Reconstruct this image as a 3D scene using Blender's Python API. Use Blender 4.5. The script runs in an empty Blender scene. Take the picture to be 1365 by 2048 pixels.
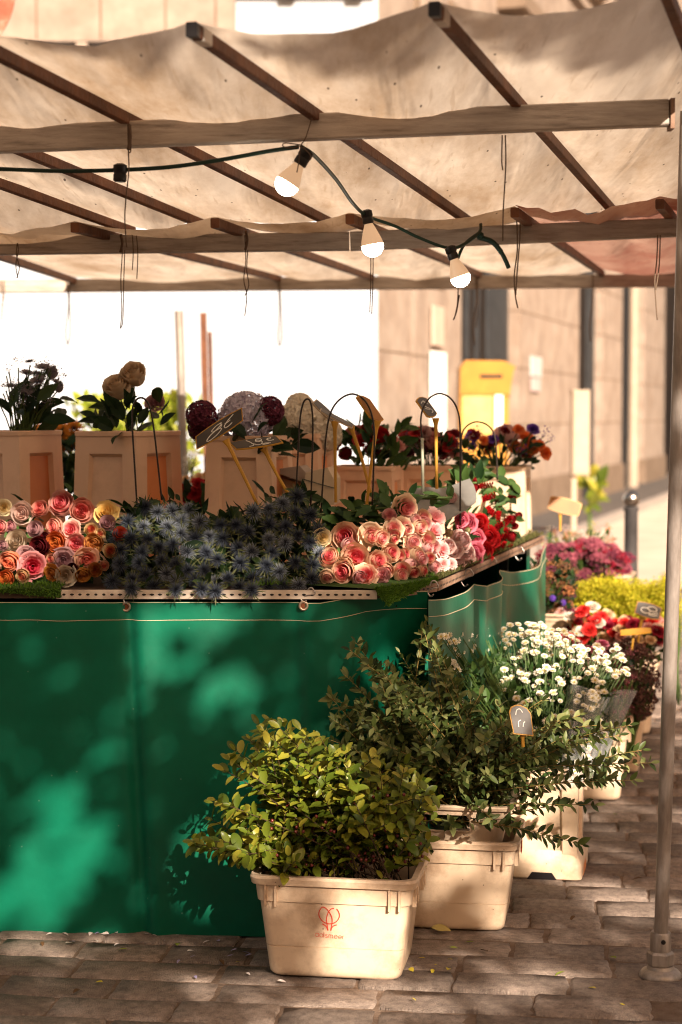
import bpy, math, random
from mathutils import Vector, Matrix, noise as mnoise
rnd = random.Random(7)
R = math.radians
V = Vector
sc = bpy.context.scene
C = sc.collection

# ------------------------------------------------------------------ camera, light, exposure
EYE = 1.38
F = 3580.0
PITCH = math.atan((1024 - 830) / F)
cam_d = bpy.data.cameras.new('camera'); cam = bpy.data.objects.new('camera', cam_d); C.objects.link(cam)
cam.location = (0, 0, EYE); cam.rotation_euler = (R(90) - PITCH, 0, 0)
cam_d.sensor_fit = 'AUTO'; cam_d.sensor_width = 36; cam_d.lens = F / 2048 * 36
cam_d.clip_start = .05; cam_d.clip_end = 2000
cam_d.dof.use_dof = True; cam_d.dof.focus_distance = 4.62; cam_d.dof.aperture_fstop = 3.1
sc.camera = cam

SUN_EL, SUN_AZ = R(28), R(20)          # sun behind the camera, a little to the right
SUN = V((math.sin(SUN_AZ) * math.cos(SUN_EL), -math.cos(SUN_AZ) * math.cos(SUN_EL), math.sin(SUN_EL)))
world = bpy.data.worlds.new('World'); sc.world = world; world.use_nodes = True
wn = world.node_tree.nodes; wl = world.node_tree.links
bg = wn['Background']; sky = wn.new('ShaderNodeTexSky'); sky.sky_type = 'NISHITA'; sky.sun_disc = False
sky.sun_elevation = SUN_EL; sky.sun_rotation = math.pi - SUN_AZ; sky.dust_density = 4.0; sky.air_density = 1.0; sky.ozone_density = .6
tint = wn.new('ShaderNodeMix'); tint.data_type = 'RGBA'; tint.blend_type = 'MULTIPLY'
tint.inputs[0].default_value = 1; tint.inputs[7].default_value = (1.0, .74, .53, 1)
wl.new(sky.outputs[0], tint.inputs[6]); wl.new(tint.outputs[2], bg.inputs[0]); bg.inputs[1].default_value = .085
sd = bpy.data.lights.new('sun', 'SUN'); sun = bpy.data.objects.new('sun', sd); C.objects.link(sun)
sd.energy = 4.6; sd.angle = R(.53); sd.color = (1, .86, .71)
sun.rotation_euler = SUN.to_track_quat('Z', 'Y').to_euler(); sun.location = (2, -6, 8)
sc.view_settings.view_transform = 'Standard'; sc.view_settings.look = 'None'
sc.view_settings.exposure = 1.4; sc.view_settings.gamma = 1; sc.view_settings.use_curve_mapping = False
sc.cycles.use_denoising = True; sc.cycles.filter_width = 1.0; sc.cycles.denoising_prefilter = 'ACCURATE'; sc.cycles.denoising_input_passes = 'RGB_ALBEDO_NORMAL'
sc.cycles.max_bounces = 8; sc.cycles.transparent_max_bounces = 12
sc.cycles.sample_clamp_indirect = 6

# ------------------------------------------------------------------ helpers
_f = V((0, math.cos(PITCH), -math.sin(PITCH))); _u = V((0, math.sin(PITCH), math.cos(PITCH))); _r = V((1, 0, 0))
def ray(px, py): return _f + _r * ((px - 682.5) / F) + _u * ((1024 - py) / F)
def W(px, py, d):                      # point of the photograph at distance d
    v = ray(px, py); return V((0, 0, EYE)) + v * (d / v.y)
def G(px, py, z=0.0):                  # point of the photograph on the level z
    v = ray(px, py); return V((0, 0, EYE)) + v * ((z - EYE) / v.z)
def mpp(d): return d / F
def U(a, b): return rnd.uniform(a, b)

def tag(o, label=None, cat=None, group=None, kind=None):
    if label: o['label'] = label
    if cat: o['category'] = cat
    if group: o['group'] = group
    if kind: o['kind'] = kind
    return o
def thing(name, label, cat, loc, group=None):
    o = bpy.data.objects.new(name, None); C.objects.link(o); o.location = loc; o.empty_display_size = .1
    return tag(o, label, cat, group)
def root_loc(o):
    l = V((0, 0, 0))
    while o is not None:
        l = l + o.location; o = o.parent
    return l

class MB:
    def __init__(s): s.v = []; s.f = []; s.m = []; s.t = []
    def add(s, vs, fs, mi=0, t=None):
        n = len(s.v); s.v += [tuple(p) for p in vs]; s.f += [tuple(i + n for i in f) for f in fs]; s.m += [mi] * len(fs)
        s.t += (t if t is not None else [0.0] * len(vs)); return s
    def box(s, c, h, rot=None, mi=0):
        c = V(c); pts = []
        for x in (-1, 1):
            for y in (-1, 1):
                for z in (-1, 1):
                    p = V((x * h[0], y * h[1], z * h[2]))
                    pts.append(c + (rot @ p if rot else p))
        return s.add(pts, [(0, 1, 3, 2), (4, 6, 7, 5), (0, 4, 5, 1), (2, 3, 7, 6), (0, 2, 6, 4), (1, 5, 7, 3)], mi)
    def bar(s, a, b, w, h, up=V((0, 0, 1)), mi=0):     # rectangular bar from a to b with chamfered edges
        a, b = V(a), V(b); d = (b - a).normalized(); x = d.cross(up).normalized(); y = x.cross(d).normalized()
        c = min(w, h) * .09; ring = []
        for sx, sy in ((1, 1), (-1, 1), (-1, -1), (1, -1)):
            e = [(sx * (w / 2), sy * (h / 2 - c)), (sx * (w / 2 - c), sy * h / 2)]
            if sx * sy < 0: e.reverse()
            ring += e
        vs = [p + x * q[0] + y * q[1] for p in (a, b) for q in ring]
        n = 8; fs = [(i, (i + 1) % n, n + (i + 1) % n, n + i) for i in range(n)] + [tuple(range(n - 1, -1, -1)), tuple(range(n, 2 * n))]
        return s.add(vs, fs, mi)
    def tube(s, path, r, n=6, mi=0, cap=True):
        path = [V(p) for p in path]; rs = list(r) + [r[-1]] * len(path) if isinstance(r, (list, tuple)) else [r] * len(path)
        vs = []; prev = None
        for i, p in enumerate(path):
            d = (path[min(i + 1, len(path) - 1)] - path[max(i - 1, 0)])
            d = d.normalized() if d.length > 1e-9 else V((0, 0, 1))
            if prev is None:
                x = d.orthogonal().normalized()
            else:
                x = prev - d * prev.dot(d); x = x.normalized() if x.length > 1e-6 else d.orthogonal().normalized()
            prev = x; y = d.cross(x)
            vs += [p + (x * math.cos(2 * math.pi * k / n) + y * math.sin(2 * math.pi * k / n)) * rs[i] for k in range(n)]
        fs = [(i * n + k, i * n + (k + 1) % n, (i + 1) * n + (k + 1) % n, (i + 1) * n + k) for i in range(len(path) - 1) for k in range(n)]
        if cap: fs += [tuple(range(n - 1, -1, -1)), tuple(range((len(path) - 1) * n, len(path) * n))]
        return s.add(vs, fs, mi)
    def lathe(s, base, prof, n=16, axis=V((0, 0, 1)), mi=0, cap=True):   # prof: (radius, height)
        base = V(base); ax = V(axis).normalized(); x = ax.orthogonal().normalized(); y = ax.cross(x)
        vs = [base + ax * h + (x * math.cos(2 * math.pi * k / n) + y * math.sin(2 * math.pi * k / n)) * r for r, h in prof for k in range(n)]
        m = len(prof); fs = [(i * n + k, i * n + (k + 1) % n, (i + 1) * n + (k + 1) % n, (i + 1) * n + k) for i in range(m - 1) for k in range(n)]
        if cap: fs += [tuple(range(n - 1, -1, -1)), tuple(range((m - 1) * n, m * n))]
        return s.add(vs, fs, mi)
    def grid(s, pts, mi=0, t=None):                    # pts[i][j]
        a, b = len(pts), len(pts[0])
        return s.add([p for row in pts for p in row], [(i * b + j, i * b + j + 1, (i + 1) * b + j + 1, (i + 1) * b + j) for i in range(a - 1) for j in range(b - 1)], mi, t)
    def poly(s, pts, thick, mi=0):                     # flat outline given thickness vector
        pts = [V(p) for p in pts]; n = len(pts); th = V(thick)
        vs = pts + [p + th for p in pts]
        fs = [tuple(range(n)), tuple(range(2 * n - 1, n - 1, -1))] + [(i, n + i, n + (i + 1) % n, (i + 1) % n) for i in range(n)]
        return s.add(vs, fs, mi)
    def loft(s, loops, mi=0, cap0=True, cap1=False):
        n = len(loops[0]); vs = [p for l in loops for p in l]
        fs = [(i * n + k, i * n + (k + 1) % n, (i + 1) * n + (k + 1) % n, (i + 1) * n + k) for i in range(len(loops) - 1) for k in range(n)]
        if cap0: fs.append(tuple(range(n - 1, -1, -1)))
        if cap1: fs.append(tuple(range((len(loops) - 1) * n, len(loops) * n)))
        return s.add(vs, fs, mi)
    def mesh(s, name, mats, smooth=False, off=V((0, 0, 0))):
        me = bpy.data.meshes.new(name)
        me.from_pydata([(p[0] - off[0], p[1] - off[1], p[2] - off[2]) for p in s.v], [], s.f)
        if not isinstance(mats, (list, tuple)): mats = [mats]
        for m in mats: me.materials.append(m)
        if len(mats) > 1: me.polygons.foreach_set('material_index', s.m)
        if any(s.t):
            at = me.attributes.new('t', 'FLOAT', 'POINT'); at.data.foreach_set('value', s.t)
        me.validate()
        if smooth:
            me.polygons.foreach_set('use_smooth', [True] * len(me.polygons))
            if smooth != 'all': me.set_sharp_from_angle(angle=R(smooth if smooth > 1 else 40))
        return me
    def build(s, name, mats, parent=None, smooth=False, label=None, cat=None, group=None, kind=None):
        if parent is not None: off = root_loc(parent)
        else:
            xs = [p[0] for p in s.v]; ys = [p[1] for p in s.v]; off = V(((min(xs) + max(xs)) / 2, (min(ys) + max(ys)) / 2, min(p[2] for p in s.v)))
        o = bpy.data.objects.new(name, s.mesh(name, mats, smooth, off)); C.objects.link(o)
        if parent is not None: o.parent = parent
        else: o.location = off
        return tag(o, label, cat, group, kind)

def inst(name, me, M, parent=None, mat=None, label=None):       # an object that shares mesh data, placed by a world matrix
    o = bpy.data.objects.new(name, me); C.objects.link(o)
    if parent is not None:
        o.parent = parent; M = Matrix.Translation(-root_loc(parent)) @ M
    o.matrix_basis = M
    if mat is not None:
        o.material_slots[0].link = 'OBJECT'; o.material_slots[0].material = mat
    if label: o['label'] = label
    return o
def aim(loc, d, s=1.0, spin=None, sz=None):                      # matrix: local +Z towards d
    q = V(d).normalized().to_track_quat('Z', 'Y').to_matrix().to_4x4()
    if spin is None: spin = U(0, 6.283)
    S = Matrix.Diagonal((s, s, sz or s, 1))
    return Matrix.Translation(V(loc)) @ q @ Matrix.Rotation(spin, 4, 'Z') @ S
def leaf_mat4(loc, d, up, s, ws=1.0):                            # matrix: local +Y along d, local +Z towards up
    y = V(d).normalized(); x = y.cross(V(up)); x = x.normalized() if x.length > 1e-4 else y.orthogonal().normalized(); z = x.cross(y)
    return Matrix(((x.x * s * ws, y.x * s, z.x * s, loc[0]), (x.y * s * ws, y.y * s, z.y * s, loc[1]), (x.z * s * ws, y.z * s, z.z * s, loc[2]), (0, 0, 0, 1)))
def joined(name, items, mat, parent, kind='stuff', smooth=False):   # [(mesh, matrix)] made into one part
    mb = MB()
    cache = {}
    for me, M in items:
        if me.name not in cache:
            tt = [0.0] * len(me.vertices)
            if 't' in me.attributes: me.attributes['t'].data.foreach_get('value', tt)
            cache[me.name] = ([v.co.copy() for v in me.vertices], [tuple(p.vertices) for p in me.polygons], tt)
        vs, fs, tt = cache[me.name]
        mb.add([M @ v for v in vs], fs, 0, list(tt))
    if not mb.v: return None
    return mb.build(name, mat, parent, smooth=smooth, kind=kind)
def rv(s=1.0): return V((U(-s, s), U(-s, s), U(-s, s)))
def bez(p0, p1, p2, n):
    return [p0.lerp(p1, t).lerp(p1.lerp(p2, t), t) for t in [i / (n - 1) for i in range(n)]]
def smooth_path(pts, k=5):                                       # Catmull-Rom
    pts = [V(p) for p in pts]; out = []
    for i in range(len(pts) - 1):
        a = pts[max(i - 1, 0)]; b = pts[i]; c = pts[i + 1]; d = pts[min(i + 2, len(pts) - 1)]
        for j in range(k):
            t = j / k
            out.append(.5 * ((2 * b) + (c - a) * t + (2 * a - 5 * b + 4 * c - d) * t * t + (3 * b - a - 3 * c + d) * t ** 3))
    return out + [pts[-1]]

# ------------------------------------------------------------------ materials
def newmat(name):
    m = bpy.data.materials.new(name); m.use_nodes = True
    nt = m.node_tree; return m, nt.nodes, nt.links, nt.nodes['Principled BSDF']
def rgb(c): return (c[0], c[1], c[2], 1)
def surf(name, c1, c2=None, scale=6.0, rough=.6, bump=0.0, bscale=60.0, spec=.3, metal=0.0, stretch=(1, 1, 1), dirt=None, dscale=3.0, damt=.5, dlo=.5, objrand=0.0, coat=0.0, sss=0.0, speck=None, lo=.35, hi=.65):
    m, n, l, b = newmat(name)
    tc = n.new('ShaderNodeTexCoord'); mp = n.new('ShaderNodeMapping'); mp.inputs['Scale'].default_value = stretch
    oi = n.new('ShaderNodeObjectInfo'); ad = n.new('ShaderNodeVectorMath'); ad.operation = 'ADD'
    sc_ = n.new('ShaderNodeVectorMath'); sc_.operation = 'SCALE'; sc_.inputs['Scale'].default_value = 1
    cx = n.new('ShaderNodeCombineXYZ'); mu = n.new('ShaderNodeMath'); mu.operation = 'MULTIPLY'; mu.inputs[1].default_value = 37
    l.new(oi.outputs['Random'], mu.inputs[0]); l.new(mu.outputs[0], cx.inputs[0]); l.new(mu.outputs[0], cx.inputs[1])
    l.new(tc.outputs['Object'], mp.inputs[0]); l.new(mp.outputs[0], ad.inputs[0]); l.new(cx.outputs[0], ad.inputs[1])
    vec = ad.outputs[0]
    nz = n.new('ShaderNodeTexNoise'); nz.inputs['Scale'].default_value = scale; nz.inputs['Detail'].default_value = 6; nz.inputs['Roughness'].default_value = .62
    l.new(vec, nz.inputs['Vector'])
    rp = n.new('ShaderNodeValToRGB'); rp.color_ramp.elements[0].position = lo; rp.color_ramp.elements[1].position = hi
    rp.color_ramp.elements[0].color = rgb(c1); rp.color_ramp.elements[1].color = rgb(c2 or c1)
    l.new(nz.outputs[0], rp.inputs[0]); col = rp.outputs[0]
    if dirt:
        n2 = n.new('ShaderNodeTexNoise'); n2.inputs['Scale'].default_value = dscale; n2.inputs['Detail'].default_value = 8; n2.inputs['Roughness'].default_value = .7
        l.new(vec, n2.inputs['Vector'])
        mr = n.new('ShaderNodeMapRange'); mr.inputs[1].default_value = dlo; mr.inputs[2].default_value = dlo + .25; mr.inputs[4].default_value = damt; l.new(n2.outputs[0], mr.inputs[0])
        mx = n.new('ShaderNodeMix'); mx.data_type = 'RGBA'; l.new(mr.outputs[0], mx.inputs[0]); l.new(col, mx.inputs[6]); mx.inputs[7].default_value = rgb(dirt); col = mx.outputs[2]
    if speck:                                                     # (colour, scale, size, amount)
        vo = n.new('ShaderNodeTexVoronoi'); vo.inputs['Scale'].default_value = speck[1]; l.new(vec, vo.inputs['Vector'])
        lt = n.new('ShaderNodeMapRange'); lt.inputs[1].default_value = speck[2]; lt.inputs[2].default_value = speck[2] * .6; lt.inputs[4].default_value = speck[3]; l.new(vo.outputs[0], lt.inputs[0])
        mx = n.new('ShaderNodeMix'); mx.data_type = 'RGBA'; l.new(lt.outputs[0], mx.inputs[0]); l.new(col, mx.inputs[6]); mx.inputs[7].default_value = rgb(speck[0]); col = mx.outputs[2]
    if objrand:
        hs = n.new('ShaderNodeHueSaturation'); mr = n.new('ShaderNodeMapRange'); mr.inputs[3].default_value = 1 - objrand; mr.inputs[4].default_value = 1 + objrand
        l.new(oi.outputs['Random'], mr.inputs[0]); l.new(mr.outputs[0], hs.inputs['Value']); l.new(col, hs.inputs['Color']); col = hs.outputs[0]
    l.new(col, b.inputs['Base Color'])
    b.inputs['Roughness'].default_value = rough; b.inputs['Specular IOR Level'].default_value = spec; b.inputs['Metallic'].default_value = metal
    b.inputs['Coat Weight'].default_value = coat
    if sss: b.inputs['Subsurface Weight'].default_value = sss; b.inputs['Subsurface Radius'].default_value = (.02, .01, .006); b.inputs['Subsurface Scale'].default_value = 1
    if bump:
        n3 = n.new('ShaderNodeTexNoise'); n3.inputs['Scale'].default_value = bscale; n3.inputs['Detail'].default_value = 5; l.new(vec, n3.inputs['Vector'])
        bp = n.new('ShaderNodeBump'); bp.inputs['Strength'].default_value = bump; bp.inputs['Distance'].default_value = .01
        l.new(n3.outputs[0], bp.inputs['Height']); l.new(bp.outputs[0], b.inputs['Normal'])
    m['basecol'] = col.node.name
    return m
def plain(name, c, rough=.5, spec=.3, metal=0.0):
    m, n, l, b = newmat(name); b.inputs['Base Color'].default_value = rgb(c); b.inputs['Roughness'].default_value = rough
    b.inputs['Specular IOR Level'].default_value = spec; b.inputs['Metallic'].default_value = metal; return m
def foliage(name, ca, cb, cc=None, transl=.3, rough=.5, spec=.2):   # colour varies from leaf to leaf
    m, n, l, b = newmat(name)
    ge = n.new('ShaderNodeNewGeometry'); oi = n.new('ShaderNodeObjectInfo'); a = n.new('ShaderNodeMath'); a.operation = 'ADD'
    l.new(ge.outputs['Random Per Island'], a.inputs[0]); l.new(oi.outputs['Random'], a.inputs[1])
    fr = n.new('ShaderNodeMath'); fr.operation = 'FRACT'; l.new(a.outputs[0], fr.inputs[0])
    rp = n.new('ShaderNodeValToRGB'); rp.color_ramp.elements[0].color = rgb(ca); rp.color_ramp.elements[1].color = rgb(cc or cb)
    if cc: e = rp.color_ramp.elements.new(.6); e.color = rgb(cb)
    l.new(fr.outputs[0], rp.inputs[0]); l.new(rp.outputs[0], b.inputs['Base Color'])
    b.inputs['Roughness'].default_value = rough; b.inputs['Specular IOR Level'].default_value = spec
    if transl:
        tr = n.new('ShaderNodeBsdfTranslucent'); l.new(rp.outputs[0], tr.inputs[0]); mx = n.new('ShaderNodeMixShader'); mx.inputs[0].default_value = transl
        l.new(b.outputs[0], mx.inputs[1]); l.new(tr.outputs[0], mx.inputs[2]); l.new(mx.outputs[0], n['Material Output'].inputs[0])
    return m
def bloom(name, inner, outer, rough=.55, transl=.25, var=.12, hi=.95, lo=.25):        # attribute t runs from the heart (0) to the outer petals (1)
    m, n, l, b = newmat(name)
    at = n.new('ShaderNodeAttribute'); at.attribute_name = 't'
    rp = n.new('ShaderNodeValToRGB'); rp.color_ramp.elements[0].color = rgb(inner); rp.color_ramp.elements[1].color = rgb(outer)
    rp.color_ramp.elements[0].position = lo; rp.color_ramp.elements[1].position = hi
    l.new(at.outputs['Fac'], rp.inputs[0])
    ge = n.new('ShaderNodeNewGeometry'); mr = n.new('ShaderNodeMapRange'); mr.inputs[3].default_value = 1 - var; mr.inputs[4].default_value = 1 + var
    l.new(ge.outputs['Random Per Island'], mr.inputs[0])
    hs = n.new('ShaderNodeHueSaturation'); l.new(mr.outputs[0], hs.inputs['Value']); l.new(rp.outputs[0], hs.inputs['Color'])
    l.new(hs.outputs[0], b.inputs['Base Color']); b.inputs['Roughness'].default_value = rough; b.inputs['Specular IOR Level'].default_value = .2
    if transl:
        tr = n.new('ShaderNodeBsdfTranslucent'); l.new(hs.outputs[0], tr.inputs[0]); mx = n.new('ShaderNodeMixShader'); mx.inputs[0].default_value = transl
        l.new(b.outputs[0], mx.inputs[1]); l.new(tr.outputs[0], mx.inputs[2]); l.new(mx.outputs[0], n['Material Output'].inputs[0])
    return m
def canvas_mat(name, c1, c2, stain, transl=.42):
    m = surf(name, c1, c2, scale=3.2, rough=.75, spec=.15, dirt=stain, dscale=1.8, damt=.95, dlo=.42, stretch=(1.9, .45, 1), speck=((.05, .03, .02), 13, .085, .85))
    n = m.node_tree.nodes; l = m.node_tree.links; b = n['Principled BSDF']; src = b.inputs['Base Color'].links[0].from_socket
    tc = n.new('ShaderNodeTexCoord'); mp = n.new('ShaderNodeMapping'); mp.inputs['Scale'].default_value = (3.4, .45, 1); mp.inputs['Rotation'].default_value = (0, 0, R(-22))
    l.new(tc.outputs['Object'], mp.inputs[0])
    wr = n.new('ShaderNodeTexNoise'); wr.inputs['Scale'].default_value = 2.2; wr.inputs['Detail'].default_value = 3; wr.inputs['Roughness'].default_value = .45; wr.inputs['Distortion'].default_value = .4; l.new(mp.outputs[0], wr.inputs['Vector'])
    bp = n.new('ShaderNodeBump'); bp.inputs['Strength'].default_value = .55; bp.inputs['Distance'].default_value = .06; l.new(wr.outputs[0], bp.inputs['Height']); l.new(bp.outputs[0], b.inputs['Normal'])
    mp2 = n.new('ShaderNodeMapping'); mp2.inputs['Scale'].default_value = (26, 2.0, 3); mp2.inputs['Rotation'].default_value = (0, 0, R(-25)); l.new(tc.outputs['Object'], mp2.inputs[0])
    n2 = n.new('ShaderNodeTexNoise'); n2.inputs['Scale'].default_value = 2.5; n2.inputs['Detail'].default_value = 2; n2.inputs['Distortion'].default_value = .5; l.new(mp2.outputs[0], n2.inputs['Vector'])
    mr = n.new('ShaderNodeMapRange'); mr.inputs[1].default_value = .63; mr.inputs[2].default_value = .72; mr.inputs[4].default_value = .4; l.new(n2.outputs[0], mr.inputs[0])
    mxc = n.new('ShaderNodeMix'); mxc.data_type = 'RGBA'; l.new(mr.outputs[0], mxc.inputs[0]); l.new(src, mxc.inputs[6]); mxc.inputs[7].default_value = rgb(stain); src = mxc.outputs[2]; l.new(src, b.inputs['Base Color'])
    tr = n.new('ShaderNodeBsdfTranslucent'); l.new(src, tr.inputs[0]); l.new(bp.outputs[0], tr.inputs['Normal']); mx = n.new('ShaderNodeMixShader'); mx.inputs[0].default_value = transl
    l.new(b.outputs[0], mx.inputs[1]); l.new(tr.outputs[0], mx.inputs[2]); l.new(mx.outputs[0], n['Material Output'].inputs[0])
    return m
def glow(name, c, s):
    m, n, l, b = newmat(name); b.inputs['Emission Color'].default_value = rgb(c); b.inputs['Emission Strength'].default_value = s; b.inputs['Base Color'].default_value = rgb((.8, .8, .8)); return m
def clear_plastic(name, amount=.8):
    m, n, l, b = newmat(name); tr = n.new('ShaderNodeBsdfTransparent'); mx = n.new('ShaderNodeMixShader'); mx.inputs[0].default_value = amount
    b.inputs['Base Color'].default_value = (.7, .7, .7, 1); b.inputs['Roughness'].default_value = .15; b.inputs['Specular IOR Level'].default_value = .8
    l.new(b.outputs[0], mx.inputs[1]); l.new(tr.outputs[0], mx.inputs[2]); l.new(mx.outputs[0], n['Material Output'].inputs[0]); return m

MT = {}
MT['wood'] = surf('rafter wood', (.075, .026, .012), (.17, .065, .028), scale=9, rough=.6, bump=.3, stretch=(1, 1, 1), dirt=(.03, .012, .008), dscale=6, spec=.25)
MT['beam'] = surf('weathered alloy beam', (.34, .285, .24), (.48, .41, .35), scale=14, rough=.55, bump=.2, bscale=90, spec=.35, stretch=(.6, 3, 6), dirt=(.05, .03, .02), dscale=12, damt=.7)
MT['pole'] = surf('galvanised tube', (.22, .185, .16), (.36, .31, .275), scale=22, rough=.42, metal=.3, spec=.5, bump=.1, stretch=(2, 2, .4), dirt=(.16, .11, .08), dscale=14, damt=.5)
MT['canvas'] = canvas_mat('off white canvas', (.62, .515, .41), (.75, .64, .525), (.40, .28, .18), .57)
MT['redcanvas'] = canvas_mat('red canvas', (.44, .25, .19), (.52, .33, .25), (.30, .10, .07), .45)
MT['cord'] = plain('brown cord', (.10, .065, .045), .9)
MT['palecord'] = plain('pale cord', (.16, .11, .075), .9)
MT['cable'] = plain('dark green cable', (.012, .035, .025), .5)
MT['black'] = plain('black plastic', (.012, .01, .01), .4)
MT['bulbneck'] = glow('bulb neck', (1, .62, .34), .16); MT['bulbneck'].node_tree.nodes['Principled BSDF'].inputs['Base Color'].default_value = (.62, .47, .36, 1)
MT['bulb'] = glow('lit bulb', (1, .93, .78), 9)
MT['tarp'] = surf('green tarpaulin', (.0015, .088, .046), (.003, .122, .066), scale=3, rough=.40, bump=.22, bscale=9, spec=.22, dirt=(.010, .062, .038), dscale=5, damt=.4, speck=((.10, .20, .14), 22, .06, .55))
MT['thread'] = plain('cream thread', (.55, .45, .3), .8)
MT['steel'] = plain('dull steel', (.45, .4, .36), .35, .5, .9)
MT['brass'] = plain('eyelet', (.5, .38, .28), .35, .5, .8)
MT['rail'] = surf('worn white rail', (.50, .42, .34), (.62, .53, .44), scale=10, rough=.5, dirt=(.17, .06, .03), dscale=7, damt=.9, bump=.2, spec=.3)
MT['rust'] = surf('rusty rail', (.20, .11, .07), (.34, .22, .15), scale=14, rough=.7, dirt=(.07, .03, .018), dscale=9, damt=.8, bump=.3)
MT['turf'] = foliage('artificial turf', (.035, .085, .008), (.09, .19, .02), (.14, .25, .03), transl=.15, rough=.6)
MT['moss'] = foliage('dry moss', (.04, .05, .012), (.10, .10, .03), (.15, .12, .05), transl=.1, rough=.8)
MT['cream'] = surf('cream plastic', (.66, .49, .34), (.72, .55, .39), scale=5, rough=.42, bump=.06, bscale=40, spec=.4, dirt=(.32, .19, .11), dscale=6.5, damt=.85, dlo=.46, sss=.0, objrand=.05, speck=((.12, .06, .03), 30, .07, .75))
MT['peach'] = surf('tan plastic', (.74, .47, .31), (.79, .52, .35), scale=4, rough=.45, bump=.05, spec=.35, dirt=(.34, .19, .11), dscale=5, damt=.4, objrand=.06)
MT['orange'] = surf('orange plastic', (.62, .20, .07), (.68, .25, .09), scale=4, rough=.5)
MT['redprint'] = plain('red print', (.62, .07, .04), .5)
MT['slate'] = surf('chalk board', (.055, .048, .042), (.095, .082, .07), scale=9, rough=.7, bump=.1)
MT['slatepale'] = surf('sunlit chalk board', (.10, .095, .095), (.15, .145, .14), scale=9, rough=.6)  # paler copy of the chalk board, sunlight put into its colour
MT['slatemid'] = surf('lit grey chalk board', (.17, .165, .16), (.24, .23, .225), scale=9, rough=.6)  # lighter chalk board copy, the light on it put into the grey
MT['tape'] = plain('white tape', (.6, .55, .5), .6)
MT['mustard'] = surf('mustard plastic', (.50, .25, .03), (.58, .30, .045), scale=10, rough=.45, spec=.35)
MT['tanback'] = surf('brown sign back', (.28, .11, .025), (.34, .15, .035), scale=10, rough=.5)
MT['chalk'] = plain('chalk line', (.8, .77, .7), .9)
MT['wire'] = plain('dark wire', (.03, .02, .016), .4, .5, .3)
MT['palewire'] = plain('pale wire', (.35, .36, .27), .45)
MT['card'] = surf('cardboard', (.48, .36, .24), (.55, .42, .29), scale=12, rough=.8)
MT['paper'] = surf('grey wrapping paper', (.17, .165, .155), (.24, .23, .21), scale=9, rough=.7)
MT['darkwood'] = surf('dark timber', (.035, .02, .012), (.07, .04, .025), scale=8, rough=.7)
MT['stem'] = plain('flower stem', (.06, .10, .02), .6)
MT['darkstem'] = plain('brown twig', (.06, .035, .018), .7)
MT['oldstem'] = plain('yellow twig', (.26, .17, .05), .6)
MT['grnleaf'] = foliage('rose leaf', (.010, .030, .008), (.035, .075, .016), (.06, .11, .025), .2)
MT['darkleaf'] = foliage('deep green leaf', (.006, .018, .006), (.018, .04, .012), (.035, .06, .016), .2)
MT['boxleaf'] = foliage('yellow green leaf', (.05, .085, .008), (.17, .20, .018), (.38, .33, .04), .3, .36, .4)
MT['eucleaf'] = foliage('grey green leaf', (.022, .038, .009), (.09, .12, .028), (.22, .23, .085), .22, .45, .25)
MT['berry'] = plain('dark red berry', (.12, .015, .012), .3, .5)
# ------------------------------------------------------------------ ground
tag(MB().grid([[V((x, y, -.016)) for x in (-600, -20, -4, 4, 20, 600)] for y in (-600, -20, 0, 12, 40, 1200)]).build(
    'ground', surf('joint sand', (.10, .065, .045), (.17, .12, .085), scale=14, rough=.95, bump=.6, bscale=90)), kind='structure')
PA = R(-7)                             # the courses of the paving run a little askew
pex, pey = V((math.cos(PA), math.sin(PA), 0)), V((-math.sin(PA), math.cos(PA), 0))
MT['sett'] = surf('sandstone sett', (.135, .10, .082), (.28, .215, .175), scale=5, stretch=(2.2, 1, 1), rough=.72, bump=.8, bscale=34, spec=.3, dirt=(.40, .33, .27), dscale=26, damt=.75, speck=((.04, .028, .02), 30, .12, .7), objrand=.35)
def sett_mesh(seed):
    r2 = random.Random(seed); nx, ny = 9, 6; pts = []
    for j in range(ny):
        row = []
        for i in range(nx):
            x, y = i / (nx - 1) - .5, j / (ny - 1) - .5
            ex = min(.5 - abs(x), .5 - abs(y) * 1.0)
            z = mnoise.noise(V((x * 4 + seed * 9.1, y * 3, seed))) * .0045
            x2 = x + mnoise.noise(V((y * 4, seed * 3.3, 1))) * .03; y2 = y + mnoise.noise(V((x * 4, seed * 5.3, 7))) * .06
            cr = math.hypot(max(abs(x) - .38, 0) / .12, max(abs(y) - .30, 0) / .2)
            if cr > 1: x2 *= 1 - .06 * (cr - 1); y2 *= 1 - .1 * (cr - 1)
            if i in (0, nx - 1) or j in (0, ny - 1): z -= .007
            elif i in (1, nx - 2) or j in (1, ny - 2):
                x2 = math.copysign(.475, x2) if i in (1, nx - 2) else x2; y2 = math.copysign(.455, y2) if j in (1, ny - 2) else y2; z -= .0005
            row.append(V((x2, y2, z)))
        pts.append(row)
    mb = MB().grid(pts)
    edge = [(0, i) for i in range(nx)] + [(j, nx - 1) for j in range(1, ny)] + [(ny - 1, i) for i in range(nx - 2, -1, -1)] + [(j, 0) for j in range(ny - 2, 0, -1)]
    ring = [pts[j][i] for j, i in edge]; mb.loft([[V((p.x, p.y, -.04)) for p in ring], ring], cap0=False)
    return mb.mesh('sett', MT['sett'], smooth=75)
SETTS = [sett_mesh(i) for i in range(10)]
pave = tag(MB().grid([[V((x, y, -.0058)) for x in (-3.5, -1, 1, 4)] for y in (2.5, 6, 10, 15)]).build(
    'pavement', surf('sandy joints', (.12, .075, .05), (.20, .14, .10), scale=30, rough=.95, bump=.8, bscale=120, dirt=(.04, .02, .014), dscale=9)), kind='structure')
sett_list = []; v = 2.9; row = 0
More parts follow.
